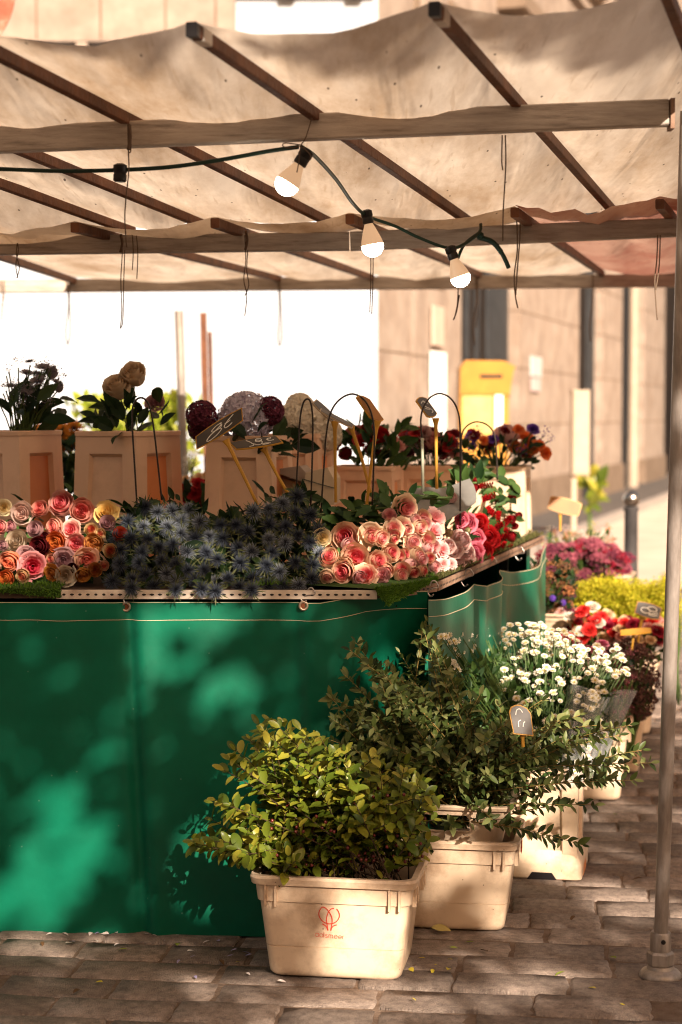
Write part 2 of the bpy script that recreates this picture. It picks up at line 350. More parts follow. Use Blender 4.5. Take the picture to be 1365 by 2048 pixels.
while v < 15:
    dv = U(.135, .155); u = -3.2 + U(0, .3)
    while u < 3.2:
        du = U(.2, .40) if v < 4.75 else U(.17, .25)
        c = pex * (u + du / 2) + pey * (v + dv / 2) + V((0, 0, U(-.004, .004)))
        sett_list.append((c, du - U(.002, .009), dv - U(.002, .008))); u += du
    v += dv
near, far = [], []
for c, du, dv in sett_list:
    px = 682.5 + F * c.x / c.y; py = 830 + F * EYE / c.y
    M = Matrix.Translation(c) @ Matrix.Rotation(PA + U(-.02, .02), 4, 'Z') @ Matrix.Diagonal((du, dv, 1, 1))
    inview = -120 < px < 1480 and py < 2120
    under = c.y > 4.95 and c.x < (c.y - 4.95) * .28 - .12
    if not inview or c.y > 14: continue
    (near if (c.y < 9.2 and not under) else far).append((SETTS[rnd.randrange(10)], M))
near.sort(key=lambda k: k[1].translation.y)
for me, M in near[:300]: inst('paving_stone', me, M, pave)
joined('paving_stones', near[300:] + [f for f in far if f[1].translation.x > -.3], MT['sett'], pave, smooth=75)

# ------------------------------------------------------------------ far facade and street
FA, FB = V((.32, 16.0, 0)), V((6.5, 36.6, 0)); fdir = (FB - FA).normalized(); fn = V((fdir.y, -fdir.x, 0))   # facade line and its outward side
def fs_(px, off=0.0):                  # arc length along the facade under picture column px
    k = (px - 682.5) / F; a = FA + fn * off
    return (k * a.y - a.x) / (fdir.x - k * fdir.y)
def fp(s, z, off=0.0): return FA + fdir * s + fn * off + V((0, 0, z))
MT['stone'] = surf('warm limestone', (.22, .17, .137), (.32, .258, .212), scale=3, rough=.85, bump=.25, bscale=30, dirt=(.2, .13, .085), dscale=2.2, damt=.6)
MT['stonedark'] = surf('stained limestone', (.14, .10, .07), (.20, .145, .105), scale=3, rough=.85, bump=.25, dirt=(.12, .075, .05), dscale=2, damt=.6)
MT['door'] = surf('dark joinery', (.008, .006, .005), (.018, .013, .011), scale=5, rough=.5)
MT['bluedoor'] = surf('slate blue shutter', (.020, .022, .025), (.035, .038, .042), scale=5, rough=.6)
MT['white'] = surf('white painted wall', (.82, .82, .80), (.86, .86, .85), scale=2, rough=.9, dirt=(.45, .41, .36), dscale=1.1, damt=.6, speck=((.25, .19, .13), 1.6, .07, .8))
sb = thing('stone_building', 'long limestone facade of pilasters and dark doorways behind the stall', 'building', fp(0, 0))
TOP = 12.0
def slab(mb, s0, s1, z0, z1, o0, o1):
    p = [fp(s0, 0, o0), fp(s1, 0, o0), fp(s1, 0, o1), fp(s0, 0, o1)]
    return mb.loft([[q + V((0, 0, z0)) for q in p], [q + V((0, 0, z1)) for q in p]], cap0=True, cap1=True)
slab(MB(), -.02, 44, 0, TOP, -.4, -.16).build('back_wall', MT['door'], sb)
spans = [(757, 822, .0), (834, 893, -.02), (1030, 1150, .05), (1196, 1236, .06), (1281, 1322, .06), (1372, 1440, 0)]
for k, (a, b_, o) in enumerate(spans):
    s0, s1 = fs_(a), fs_(b_)
    zz = 0; w = slab(MB(), s0, s1, .55, 4.6, -.15, o); 
    p = w.build('pilaster', MT['stone'], sb)
    slab(MB(), s0 - .05, s1 + .05, 0, .55, -.15, o + .05).build('plinth', MT['stonedark'], p)
    for z in (1.25, 1.95, 2.65, 3.35):
        slab(MB(), s0 - .004, s1 + .004, z, z + .02, -.1, o + .004).build('joint', MT['stonedark'], p)
slab(MB(), fs_(822), fs_(834), 0, 4.6, -.15, -.08).build('reveal', MT['stonedark'], sb)
slab(MB(), fs_(893), fs_(931), 0, 4.6, -.15, -.05).build('pilaster', MT['stone'], sb)
slab(MB(), fs_(931), fs_(984), 0, 4.6, -.155, -.08).build('door', MT['door'], sb)
for a in (942, 962): slab(MB(), fs_(a), fs_(a + 8), .4, 3.2, -.08, -.065).build('door_panel', MT['bluedoor'], sb)
slab(MB(), fs_(985), fs_(1025), 0, 4.6, -.155, -.06).build('shutter', MT['bluedoor'], sb)
slab(MB(), fs_(1152), fs_(1180), 0, 4.6, -.155, -.08).build('door', MT['door'], sb)
slab(MB(), fs_(1181), fs_(1195), 0, 4.6, -.155, -.06).build('shutter', MT['bluedoor'], sb)
slab(MB(), fs_(1237), fs_(1280), 0, 4.6, -.155, -.08).build('recess', MT['bluedoor'], sb)
slab(MB(), fs_(1323), fs_(1371), 0, 4.6, -.155, -.08).build('door', MT['door'], sb)
slab(MB(), -.02, 44, 4.6, TOP, -.15, .02).build('upper_wall', MT['stone'], sb)
# balcony slab and dentilled cornice, seen over the canopy
cn = slab(MB(), fs_(985), 44, 6.03, 6.22, .021, .36).build('balcony', MT['stonedark'], sb)
s = fs_(985) + .3
while s < 40:
    MB().loft([[fp(s, 5.75, .021), fp(s + .28, 5.75, .021), fp(s + .28, 5.75, .25), fp(s, 5.75, .25)], [fp(s, 6.029, .021), fp(s + .28, 6.029, .021), fp(s + .28, 6.029, .32), fp(s, 6.029, .32)]], cap1=True).build('bracket', MT['stone'], cn); s += 1.5
c2 = slab(MB(), -.02, 44, 7.9, 8.1, .021, .4).build('cornice', MT['stone'], sb)
slab(MB(), -.02, 44, 8.101, 8.25, .021, .6).build('moulding', MT['stone'], c2); slab(MB(), -.02, 44, 7.3, 7.42, .021, .12).build('moulding', MT['stone'], c2)
s = .4
while s < 36:
    slab(MB(), s, s + .2, 7.66, 7.899, .021, .3).build('dentil', MT['stone'], c2); s += .5
for s in (1.2, 2.6, 4.0):
    p = slab(MB(), s, s + .9, 4.9, 5.6, .021, .06).build('carved_panel', MT['stonedark'], sb)
    for k in range(5): slab(MB(), s + .1 + k * .16, s + .18 + k * .16, 5.0, 5.5, .061, .10).build('fluting', MT['stone'], p)
# drainpipe and notice on the facade
dp = MB(); q = fs_(1252); dp.lathe(fp(q, 0, .12), [(.10, 0), (.10, .9), (.085, .95), (.085, 5.4)], 12); dp.build('drainpipe', surf('painted pipe', (.30, .235, .18), (.36, .285, .22), rough=.6), sb, smooth=40)
def facepanel(name, px0, px1, py0, py1, off, mat, parent):
    s0, s1 = fs_(px0, off), fs_(px1, off); a = fp(s0, 0, off); d = a.y
    z0 = W(px0, py1, d).z; z1 = W(px0, py0, d).z
    return slab(MB(), s0, s1, z0, z1, off - .03, off).build(name, mat, parent)
np_ = facepanel('notice', 1064, 1083, 712, 752, .09, surf('faded sheet', (.42, .40, .40), (.5, .47, .46)), sb)
facepanel('notice', 1066, 1081, 755, 782, .09, surf('faded notice', (.42, .32, .32), (.5, .4, .38)), sb)
facepanel('white_panel', 866, 893, 702, 870, .03, MT['white'], sb)
facepanel('notice', 868, 888, 610, 690, .03, surf('pinkish notice', (.45, .33, .27), (.5, .38, .3)), sb)

# the white house square to the view, at the left
wh = thing('white_house', 'sunlit white painted wall with a stone frieze coloured as shaded, behind the stall', 'building', (-2.2, 16, 0))
def wbox(x0, x1, y0, y1, z0, z1): return MB().box(((x0 + x1) / 2, (y0 + y1) / 2, (z0 + z1) / 2), (abs(x1 - x0) / 2, (y1 - y0) / 2, (z1 - z0) / 2))
xr = W(756, 800, 15.7).x; xm = W(475, 800, 15.7).x
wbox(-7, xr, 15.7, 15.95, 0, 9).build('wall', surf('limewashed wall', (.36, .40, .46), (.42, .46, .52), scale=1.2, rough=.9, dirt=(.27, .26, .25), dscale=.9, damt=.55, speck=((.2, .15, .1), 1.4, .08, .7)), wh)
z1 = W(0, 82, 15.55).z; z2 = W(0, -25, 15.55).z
fr = wbox(-7, xm, 15.55, 15.698, z1, z1 + 3).build('frieze', MT['stone'], wh)  # shade on the upper wall put into the darker stone colour
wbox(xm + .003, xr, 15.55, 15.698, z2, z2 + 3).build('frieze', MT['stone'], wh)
for px, w in ((152, 22), (298, 26), (390, 20)):
    x = W(px, 80, 15.55).x; wbox(x, x + w * mpp(15.6), 15.56, 15.698, z1 - .05, z1 - .001).build('corbel', MT['stone'], fr)
for px in (565, 700):
    x = W(px, 80, 15.55).x; wbox(x, x + 30 * mpp(15.6), 15.56, 15.698, z2 - .05, z2 - .001).build('corbel', MT['stone'], fr)
for zz in (z1 + .42, z1 + .85):
    wbox(-7, xm - .01, 15.546, 15.55, zz, zz + .018).build('joint', MT['stonedark'], fr)
for px in (72, 200, 330, 430):
    x = W(px, 80, 15.55).x; wbox(x, x + .018, 15.545, 15.55, z1 + .02, z1 + .41).build('joint', MT['stonedark'], fr)

# raised strip of road in full sun, darker footway along the facade
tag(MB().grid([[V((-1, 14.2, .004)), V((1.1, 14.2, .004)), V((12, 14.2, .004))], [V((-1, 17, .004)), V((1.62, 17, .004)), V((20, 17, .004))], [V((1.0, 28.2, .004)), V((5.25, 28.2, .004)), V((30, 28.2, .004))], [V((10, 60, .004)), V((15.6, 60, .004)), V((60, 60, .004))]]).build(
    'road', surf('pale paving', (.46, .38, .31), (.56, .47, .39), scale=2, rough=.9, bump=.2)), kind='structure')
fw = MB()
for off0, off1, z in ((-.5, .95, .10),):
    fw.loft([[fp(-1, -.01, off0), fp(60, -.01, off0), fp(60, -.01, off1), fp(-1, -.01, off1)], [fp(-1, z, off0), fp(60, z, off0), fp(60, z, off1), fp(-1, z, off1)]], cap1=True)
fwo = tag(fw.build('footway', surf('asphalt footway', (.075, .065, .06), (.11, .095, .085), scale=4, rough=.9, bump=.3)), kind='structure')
kb = MB(); kb.loft([[fp(-1, -.01, .952), fp(60, -.01, .952), fp(60, -.01, 1.08), fp(-1, -.01, 1.08)], [fp(-1, .106, .952), fp(60, .106, .952), fp(60, .106, 1.08), fp(-1, .106, 1.08)]], cap1=True)
tag(kb.build('kerb', surf('kerb stone', (.25, .22, .2), (.32, .28, .25), scale=5, rough=.8)), kind='structure')

# yellow letter box
def pt_post(px, py, d): return W(px, py, d)
d = 15.5; k = mpp(d)
lb = thing('letter_box', 'tall yellow street letter box with a projecting hood beside the doorway', 'letter box', (W(965, 900, d).x, d, 0))
MT['yellow'] = surf('yellow enamel', (.36, .155, .018), (.42, .19, .022), scale=4, rough=.4, spec=.4, dirt=(.5, .3, .05), dscale=6, damt=.4)
def frus(c, hx, hy, hx2, hy2, z0, z1):
    L = lambda a, b_, z: [V((c.x - a, c.y - b_, z)), V((c.x + a, c.y - b_, z)), V((c.x + a, c.y + b_, z)), V((c.x - a, c.y + b_, z))]
    return MB().loft([L(hx, hy, z0), L(hx2, hy2, z1)], cap0=True, cap1=True)
cx = lb.location.copy(); zt = W(0, 722, d).z; zm = W(0, 790, d).z
frus(cx, .21, .2, .21, .2, .25, zm).build('body', MT['yellow'], lb)
frus(cx, .12, .12, .12, .12, 0, .25).build('foot', MT['door'], lb)
hd = MB(); x0, x1 = cx.x - .21, cx.x + .21; xh = W(1027, 735, d).x
prof = [(x0, zm + .002), (x0 + .005, zt - .06), (x0 + .05, zt), (xh - .1, zt - .005), (xh, zt - .05), (xh - .02, zt - .11), (x1 + .002, zm - .03), (x1 + .002, zm + .002)]
hd.poly([V((a, d - .215, z)) for a, z in prof], (0, .43, 0)); hd.build('hood', MT['yellow'], lb)
wbox(W(925, 0, d).x, W(985, 0, d).x, d - .208, d - .2015, W(0, 868, d).z, W(0, 792, d).z).build('panel', surf('pale yellow panel', (.52, .34, .10), (.56, .40, .15)), lb)
wbox(W(990, 0, d).x, W(1006, 0, d).x, d - .208, d - .2015, W(0, 860, d).z, W(0, 762, d).z).build('notice', MT['white'], lb)
wbox(W(960, 0, d).x, W(1004, 0, d).x, d - .222, d - .2155, W(0, 757, d).z, W(0, 750, d).z).build('slot', MT['door'], lb)
# cabinet on a post
d = 17; ec = thing('meter_cabinet', 'narrow cream service cabinet on a thin post in front of the facade', 'cabinet', (W(1160, 900, d).x, d, 0))
MT['cab'] = surf('cream enamel', (.36, .285, .21), (.42, .33, .25), rough=.6)
a = W(1143, 950, d); b_ = W(1178, 780, d)
wbox(a.x, b_.x, d - .08, d + .08, a.z, b_.z).build('case', MT['cab'], ec)
wbox(a.x + .012, b_.x - .012, d - .09, d - .081, a.z + .012, b_.z - .012).build('door', MT['cab'], ec)
wbox(W(1150, 0, d).x, W(1160, 0, d).x, d - .03, d + .03, 0, a.z - .001).build('post', MT['cab'], ec)
# bollard
d = 10.4; bp = W(1263, 1010, d); bd = thing('bollard', 'dark grey cast bollard with a polished round ball on top', 'bollard', (bp.x, d, 0))
zb = W(0, 1014, d).z
MB().lathe(bd.location, [(.055, 0), (.055, .12), (.042, .14), (.039, zb - .03), (.044, zb - .02), (.044, zb), (.02, zb + .003)], 18).build('shaft', surf('iron grey paint', (.035, .032, .032), (.06, .055, .055), rough=.4), bd, smooth=40)
rb = .05; MB().lathe(bd.location + V((0, 0, zb + .001)), [(.02, 0)] + [(rb * math.sin(t), .045 + rb * -math.cos(t)) for t in [.5 + i * 2.6 / 9 for i in range(10)]], 18).build('ball', plain('polished ball', (.42, .38, .34), .25, .5, 1.0), bd, smooth='all')
# round road sign at the top left
d = 8; c = W(-118, -22, d); rs = thing('road_sign', 'round white road sign with a red rim above the stall corner', 'sign', (c.x, d + .05, 0))
rr = 148 * mpp(d)
MB().lathe(c, [(rr * .62, .0), (rr * .62, .006), (0.001, .006)], 48, axis=V((0, -1, 0))).build('disc', MT['white'], rs)
MB().lathe(c, [(rr * .76, .0), (rr * .76, .0061), (rr, .0061), (rr, 0)], 48, axis=V((0, -1, 0)), cap=False).build('red_rim', surf('worn red paint', (.5, .06, .03), (.62, .13, .08), scale=8, rough=.5, dirt=(.7, .45, .35), dscale=12, damt=.6), rs)
MB().lathe(c, [(rr * .62, .0), (rr * .62, .0062), (rr * .76, .0062), (rr * .76, 0)], 48, axis=V((0, -1, 0)), cap=False).build('white_rim', MT['white'], rs)
MB().tube([(c.x, d + .05, 0), (c.x, d + .05, c.z + rr)], .025, 10).build('post', MT['pole'], rs)

# unseen houses added behind the camera to shade the square and close its sky
hb = thing('added_row_house', 'unseen stone house row added opposite the stall to shade the square', 'building', (0, -15, 0))
MT['shadehouse'] = surf('grey brown stone', (.26, .20, .15), (.34, .27, .20), scale=2, rough=.9, bump=.2)
wbox(-24, 22, -22, -15, 0, 8.6).build('wall', MT['shadehouse'], hb)
for i in range(14):
    for z in (.6, 3.4, 6.1): wbox(-22 + i * 3.2, -20.7 + i * 3.2, -15.02, -14.94, z, z + 1.9).build('window', MT['door'], hb)
MB().loft([[V((-24.2, -22.2, 8.6)), V((22.2, -22.2, 8.6)), V((22.2, -14.7, 8.6)), V((-24.2, -14.7, 8.6))], [V((-24, -19.5, 9.6)), V((22, -19.5, 9.6)), V((22, -18, 9.6)), V((-24, -18, 9.6))]], cap1=True).build('roof', MT['door'], hb)
# house across the street, just outside the right edge of the view
rh = thing('street_house', 'pale stone house across the street to the right of the stall', 'building', (12, 26, 0))
MB().box((14.5, 38, 3), (2.5, 12, 3)).build('wall', MT['stone'], rh)
for i in range(7):
    for z in (.5, 3.2): MB().box((11.97, 27.4 + i * 3.4, z + .8), (.03, .55, .8)).build('window', MT['bluedoor'], rh)
MB().box((14.5, 38, 6.15), (2.8, 12.3, .14)).build('roof', MT['stonedark'], rh)
# ------------------------------------------------------------------ unseen tree behind the camera, its crown shaped to dapple the light
e1 = V((SUN.y, -SUN.x, 0)).normalized(); e1 = -e1 if e1.x < 0 else e1; e2 = SUN.cross(e1).normalized(); e2 = e2 if e2.z > 0 else -e2
def sp(p): return (p.dot(e1), p.dot(e2))
GAPS = []                              # where sunlight comes through: picture point, its distance, half width and height in pixels
for px, py, d, rx, ry in [
    (60, 1790, 4.75, 95, 75), (85, 1640, 4.75, 40, 70), (218, 1480, 4.75, 18, 60), (300, 1285, 4.72, 20, 42), (340, 1310, 4.72, 14, 45), (452, 1225, 4.7, 18, 30),
    (180, 1560, 4.75, 16, 50), (190, 1700, 4.75, 28, 60), (285, 1370, 4.74, 26, 20), (400, 1400, 4.74, 22, 40), (800, 1420, 4.6, 50, 30), (720, 1440, 4.55, 40, 26), (930, 1430, 4.65, 60, 30), (1050, 1580, 4.62, 50, 30), (940, 1560, 4.62, 40, 40), (1220, 1800, 5.0, 90, 12), (1120, 1960, 4.4, 120, 14), (420, 1985, 4.3, 160, 16), (480, 1690, 4.75, 60, 60), (470, 1390, 4.74, 16, 30), (420, 1780, 4.75, 45, 60),
    (735, 1900, 4.33, 85, 75), (690, 1800, 4.33, 60, 40), (590, 1790, 4.33, 40, 22), (780, 1990, 4.2, 330, 26), (960, 1905, 4.5, 55, 14), (1000, 1985, 4.3, 80, 20), (120, 1900, 4.6, 120, 30), (700, 2040, 4.05, 300, 20),
    (540, 1540, 4.4, 75, 55), (480, 1600, 4.4, 55, 40), (640, 1560, 4.35, 60, 45), (560, 1640, 4.35, 60, 25), (430, 1690, 4.4, 35, 20), (700, 1600, 4.35, 40, 50), (850, 1560, 4.4, 30, 50),
    (110, 1030, 4.8, 150, 80), (60, 1110, 4.72, 60, 30), (190, 1030, 4.75, 40, 30), (700, 1090, 4.75, 80, 45), (820, 1060, 4.85, 80, 50), (880, 1090, 5.1, 50, 40), (800, 1140, 4.75, 60, 20), (930, 1080, 5.5, 50, 60), (1000, 1040, 6.2, 50, 60),
    (345, 1030, 4.8, 60, 22), (430, 1080, 4.75, 40, 30), (500, 1120, 4.75, 60, 14),
    (960, 1290, 5.4, 60, 28), (1080, 1300, 5.4, 90, 40), (1180, 1340, 5.6, 70, 50), (1000, 1480, 5.0, 90, 40), (1100, 1560, 5.0, 60, 50), (1000, 1780, 4.75, 22, 70), (1090, 1640, 5.2, 22, 90), (1180, 1600, 5.6, 20, 70), (1230, 1530, 6.3, 25, 70), (760, 1380, 4.9, 50, 40),
    (1150, 1700, 5.2, 20, 60), (1240, 1700, 5.5, 60, 14), (1280, 1850, 4.9, 60, 10), (1250, 1600, 6.2, 60, 12), (900, 1720, 4.7, 60, 20)]:
    GAPS.append((*sp(W(px, py, d)), rx * mpp(d), ry * mpp(d)))
def in_gap(p):
    a, b = sp(p)
    for ga, gb, gx, gy in GAPS:
        if ((a - ga) / (gx * .9 + .026)) ** 2 + ((b - gb) / (gy * .9 + .022)) ** 2 < 1: return True
    return False
def tree(name, label, base, crown_c, ext, nleaf, size, gaps, seed):
    r2 = random.Random(seed); t = thing(name, label, 'tree', base)
    top = V(crown_c); tr = MB()
    tr.tube(smooth_path([base, base + V((.05, .02, 1.2)), base.lerp(top + e1 * 1.7, .55) + V((.1, .1, 0)), top + e1 * 1.7], 5), [.17 - .006 * i for i in range(16)], 10)
    tr.build('trunk', MT['darkwood'], t, smooth=60)
    lm = MB(); gl = MB()
    ax = [e1, e2, SUN]
    for i in range(26):
        q = top + e1 * r2.uniform(-.85, .85) * ext[0] + e2 * r2.uniform(-.8, .8) * ext[1] + SUN * r2.uniform(-.8, .8) * ext[2]
        path = bez(top + e1 * 1.7 - e2 * .3, (top + q) / 2 + e1 * .8 + V((0, 0, .35)), q, 8)
        if gaps and (any(in_gap(p) for p in path) or max(p.dot(e2) for p in path) > EDGE): continue
        gl.tube(path, [.035 - .004 * k for k in range(8)], 5)
    gl.build('limbs', MT['darkwood'], t, kind='stuff')
    n = 0
    while n < nleaf:
        p = top + e1 * r2.uniform(-1, 1) * ext[0] + e2 * r2.uniform(-1, 1) * ext[1] + SUN * r2.uniform(-1, 1) * ext[2]
        n += 1
        if gaps and (in_gap(p) or mnoise.noise(V((p.dot(e1) * 4.5, p.dot(e2) * 4.5, 3.3))) > (.02 if p.dot(e1) > RIGHT else .52)): continue
        y = V((r2.gauss(0, 1), r2.gauss(0, 1), r2.gauss(0, .6))).normalized(); x = y.cross(V((r2.gauss(0, 1), r2.gauss(0, 1), r2.gauss(0, 1)))).normalized(); s = size * r2.uniform(.7, 1.3); z = x.cross(y) * s * .12
        lm.add([p, p + x * s * .42 + y * s * .4 + z, p + y * s, p - x * s * .42 + y * s * .4 + z], [(0, 1, 2), (0, 2, 3)])
    lm.build('crown', foliage(name + ' leaves', (.03, .06, .012), (.06, .10, .02), (.10, .14, .03), .25), t, kind='stuff')
EDGE = sp(W(400, 60, 3.3))[1]           # the canopy's front edge as the sun sees it: below it the crown shades, above it the canvas lies in the sun
lo_ = sp(V((0, 3.6, 0)))[1]; mid_ = (EDGE + .03 + lo_) / 2; half_ = (EDGE + .03 - lo_) / 2
cc = V((0.1, 4.9, .95)) + SUN * 7.4; cc = cc + e2 * (mid_ - sp(cc)[1])
RIGHT = sp(W(890, 1500, 4.9))[0]
tree('plane_tree', 'broad leafy plane tree on the square in front of the stall, its crown gaps shaped to dapple it', V((cc.x + 2.4, cc.y + .2, 0)), cc, (2.6, half_, .9), int(24000 * half_), .085, True, 5)

# ------------------------------------------------------------------ the market stall: beams, rafters, canvas, poles
st = thing('market_stall', 'market stall frame with an off-white canvas canopy on brown rafters', 'market stall', (.2, 5.5, 0))
def px_beam(l, r_, dl, dr, hpx, name, mat):
    a, b = W(l[0], l[1], dl), W(r_[0], r_[1], dr); h = hpx * mpp((dl + dr) / 2)
    return MB().bar(a, b, h * .62, h).build(name, mat, st)
b1 = px_beam((-160, 286.5), (1336, 226), 4.06, 4.0, 51, 'beam', MT['beam'])
b2 = px_beam((-160, 494), (699, 483), 5.5, 5.5, 36, 'beam', MT['beam']); b2b = px_beam((701, 483), (1520, 448), 5.5, 5.5, 37, 'beam', MT['beam'])
b3 = px_beam((-160, 574), (1460, 560.5), 8.6, 8.6, 26, 'beam', MT['beam'])
# steel bracket that caps the front beam end
e = W(1337, 228, 4.0); MB().box(e + V((.006, 0, -.002)), (.0045, .024, .033)).build('end_cap', MT['rust'], b1)
rdir = V((-.293, -1, .045))
RT = []                                # rafters of the front canopy: (tip, rear end)
for pe, tl in (((0, 500), 2.25), ((250, 457), 2.25), ((390, 442), 2.2), ((650, 440), 2.2), ((930, 437), 2.21), ((1225, 420), 2.25), ((1495, 395), 2.25)):
    E_ = W(pe[0], pe[1], 5.5); RT.append((E_ + rdir * tl, E_ - rdir * .06))
for k, (a, b) in enumerate(RT[1:], 1):
    rf = MB().bar(a, b, .021, .026).build('rafter', MT['wood'], st)
    if k in (4, 5): u_r = (b - a).normalized(); MB().bar(a + u_r * .03, a + u_r * .075, .0225, .0275).build('tape', MT['tape'], rf); MB().bar(a - u_r * .004, a + u_r * .012, .0222, .0272).build('end_cap', MT['black'], rf)
R2 = []
for (tx, ty), (ex, ey) in (((-150, 462), (150, 562)), ((150, 455), (560, 558)), ((430, 446), (745, 556)), ((700, 438), (960, 550)), ((1030, 425), (1205, 547)), ((1320, 408), (1440, 545))):
    R2.append((W(tx, ty, 5.15), W(ex, ey, 8.62)))
for a, b in R2: MB().bar(a, b, .025, .028).build('rafter', MT['wood'], st)
def canvas(name, rafters, sag, mat, nu=12, nv=26, lift=.028, hem=.0, seed=1, sag1=None, amp=1.0):
    pts = []
    for i in range(len(rafters) - 1):
        (a0, b0), (a1, b1_) = rafters[i], rafters[i + 1]
        for u in range(nu + (1 if i == len(rafters) - 2 else 0)):
            s = u / nu; row = []
            for v in range(nv + 1):
                t = v / nv * (1 + hem) - hem * .4
                p = a0.lerp(b0, t).lerp(a1.lerp(b1_, t), s)
                sg = sag * (1 - t) + (sag1 if sag1 is not None else sag) * t
                z = lift - sg * 4 * s * (1 - s) * (1 + .25 * mnoise.noise(V((i * 3.1 + seed, t * 2, 0))))
                w = .012 * mnoise.noise(V((i + s * 3.0 + seed * 5, t * 5, 2))) + .008 * mnoise.noise(V(((i + s) * 9 + t * 8, t * 3, seed)))
                w += .007 * math.sin((s * 7 + t * 9) + 4 * mnoise.noise(V((s * 2, t * 2, i + seed)))) * (1 - s) * s * 4
                row.append(p + V((0, 0, z + w * min(1, 4 * s, 4 * (1 - s)) * 1.4 * amp)))
            pts.append(row)
    return MB().grid(pts).build(name, mat, st, smooth='all')
canvas('canopy', [(a, b) for a, b in RT], .040, MT['canvas'], seed=1, sag1=.016, amp=.32, lift=.015)
canvas('canopy', R2[:5], .028, MT['canvas'], seed=4, lift=.018, amp=.4)
canvas('canopy', [R2[4], R2[5], (R2[5][0] + V((.45, 0, .03)), R2[5][1] + V((.75, 0, .03)))], .03, MT['redcanvas'], seed=9, lift=.022)
# front right pole with its foot
pb = G(1321, 1952); ptop = W(1376, 222, 4.12)
pl = MB().tube([pb + V((0, 0, .07)), pb.lerp(ptop, .5), ptop], .0172, 18).build('pole', MT['pole'], st, smooth=50)
MB().lathe(pb, [(.052, 0), (.052, .006), (.046, .014), (.034, .02), (.031, .028)], 24).build('foot_plate', MT['pole'], pl, smooth=40)
MB().lathe(pb + V((0, 0, .0281)), [(.031, 0), (.034, .004), (.034, .03), (.029, .036)], 6).build('hex_nut', MT['pole'], pl)
MB().lathe(pb + V((0, 0, .0642)), [(.026, 0), (.026, .042), (.023, .047)], 18).build('collar', MT['pole'], pl, smooth=40)
MB().lathe(pb + V((.002, -.025, .092)), [(.006, 0), (.006, .003)], 8, axis=V((0, -1, 0))).build('bolt', MT['black'], pl)
# uprights of the next pitch
for nm, lab, px, py0, py1, wpx, d, mt in (('upright', 'grey metal upright standing behind the rose bucket', 366, 622, 1050, 17, 9.6, MT['pole']), ('upright', 'weathered brown timber upright behind the dark red hydrangea', 409, 626, 1050, 15, 10.2, MT['wood'])):
    a = W(px - 8 if px < 400 else px - 2, py0, d); b = W(px + 6, py1, d); b = V((b.x + .02, d, 0))
    t = thing(nm, lab, 'post', b)
    if px < 400: MB().tube([b, a], wpx * mpp(d) * .5, 12).build('tube', mt, t, smooth=50)
    else:
        MB().bar(b, a, wpx * mpp(d) * .8, wpx * mpp(d) * .8, up=V((0, 1, 0))).build('post', mt, t)
        c = W(420, 664, d); MB().bar(V((b.x + .03, d - .025, 0)), c, .022, .03, up=V((0, 1, 0))).build('batten', mt, t)

# ------------------------------------------------------------------ display table
TZ = .925
tb = thing('display_table', 'flower stall table with a worn white metal edge', 'table', (.1, 5.6, 0))
TL = [V((-1.6, 4.69, TZ)), V((G(757, 1178, TZ).x, 4.68, TZ)), G(868, 1163, TZ), G(1084, 1069, TZ)]
topo = TL + [V((TL[3].x - .1, 7.6, TZ)), V((-1.6, 7.2, TZ))]
MB().poly([p - V((0, 0, .026)) for p in topo], (0, 0, .018)).build('tabletop', MT['darkwood'], tb)
def railbar(a, b, parent, mat='rail'):
    n = (b - a).normalized().cross(V((0, 0, 1))).normalized(); up = V((0, 0, 1)); a = a + n * .006 - up * .0155; b = b + n * .006 - up * .0155
    o = MB().bar(a, b, .009, .024).build('edge_rail', MT[mat], parent)
    L = (b - a).length; k = .02; q = (b - a).normalized(); mb = MB(); rot = Matrix((q, n, up)).transposed()
    while k < L - .01:
        c = a + q * k + n * .0046; w = U(.004, .006); mb.box(c, (w, .0006, .0017), rot); mb.box(c, (.0022, .00065, .0028), rot); k += .021
    mb.build('slots', MT['black'], o, kind='stuff')
railbar(V((G(112, 1178, TZ).x, 4.69, TZ)), V((TL[1].x - .003, 4.681, TZ)), tb)
railbar(TL[1] + V((.02, .012, 0)), TL[2], tb, 'rust'); railbar(TL[2] + V((.004, .015, 0)), TL[3], tb, 'rust')
for x, y in ((-1.2, 4.85), (-.75, 5.2), (-.5, 4.8), (-.1, 5.0), (.1, 5.35), (.6, 6.6), (-1.2, 6.8), (-.9, 4.83)):
    MB().bar((x, y, 0), (x, y, TZ - .027), .035, .035, up=V((0, 1, 0))).build('leg', MT['black'], tb)
MB().bar((-1.5, 4.8, .875), (.15, 4.8, .875), .02, .02).build('stretcher', MT['black'], tb)
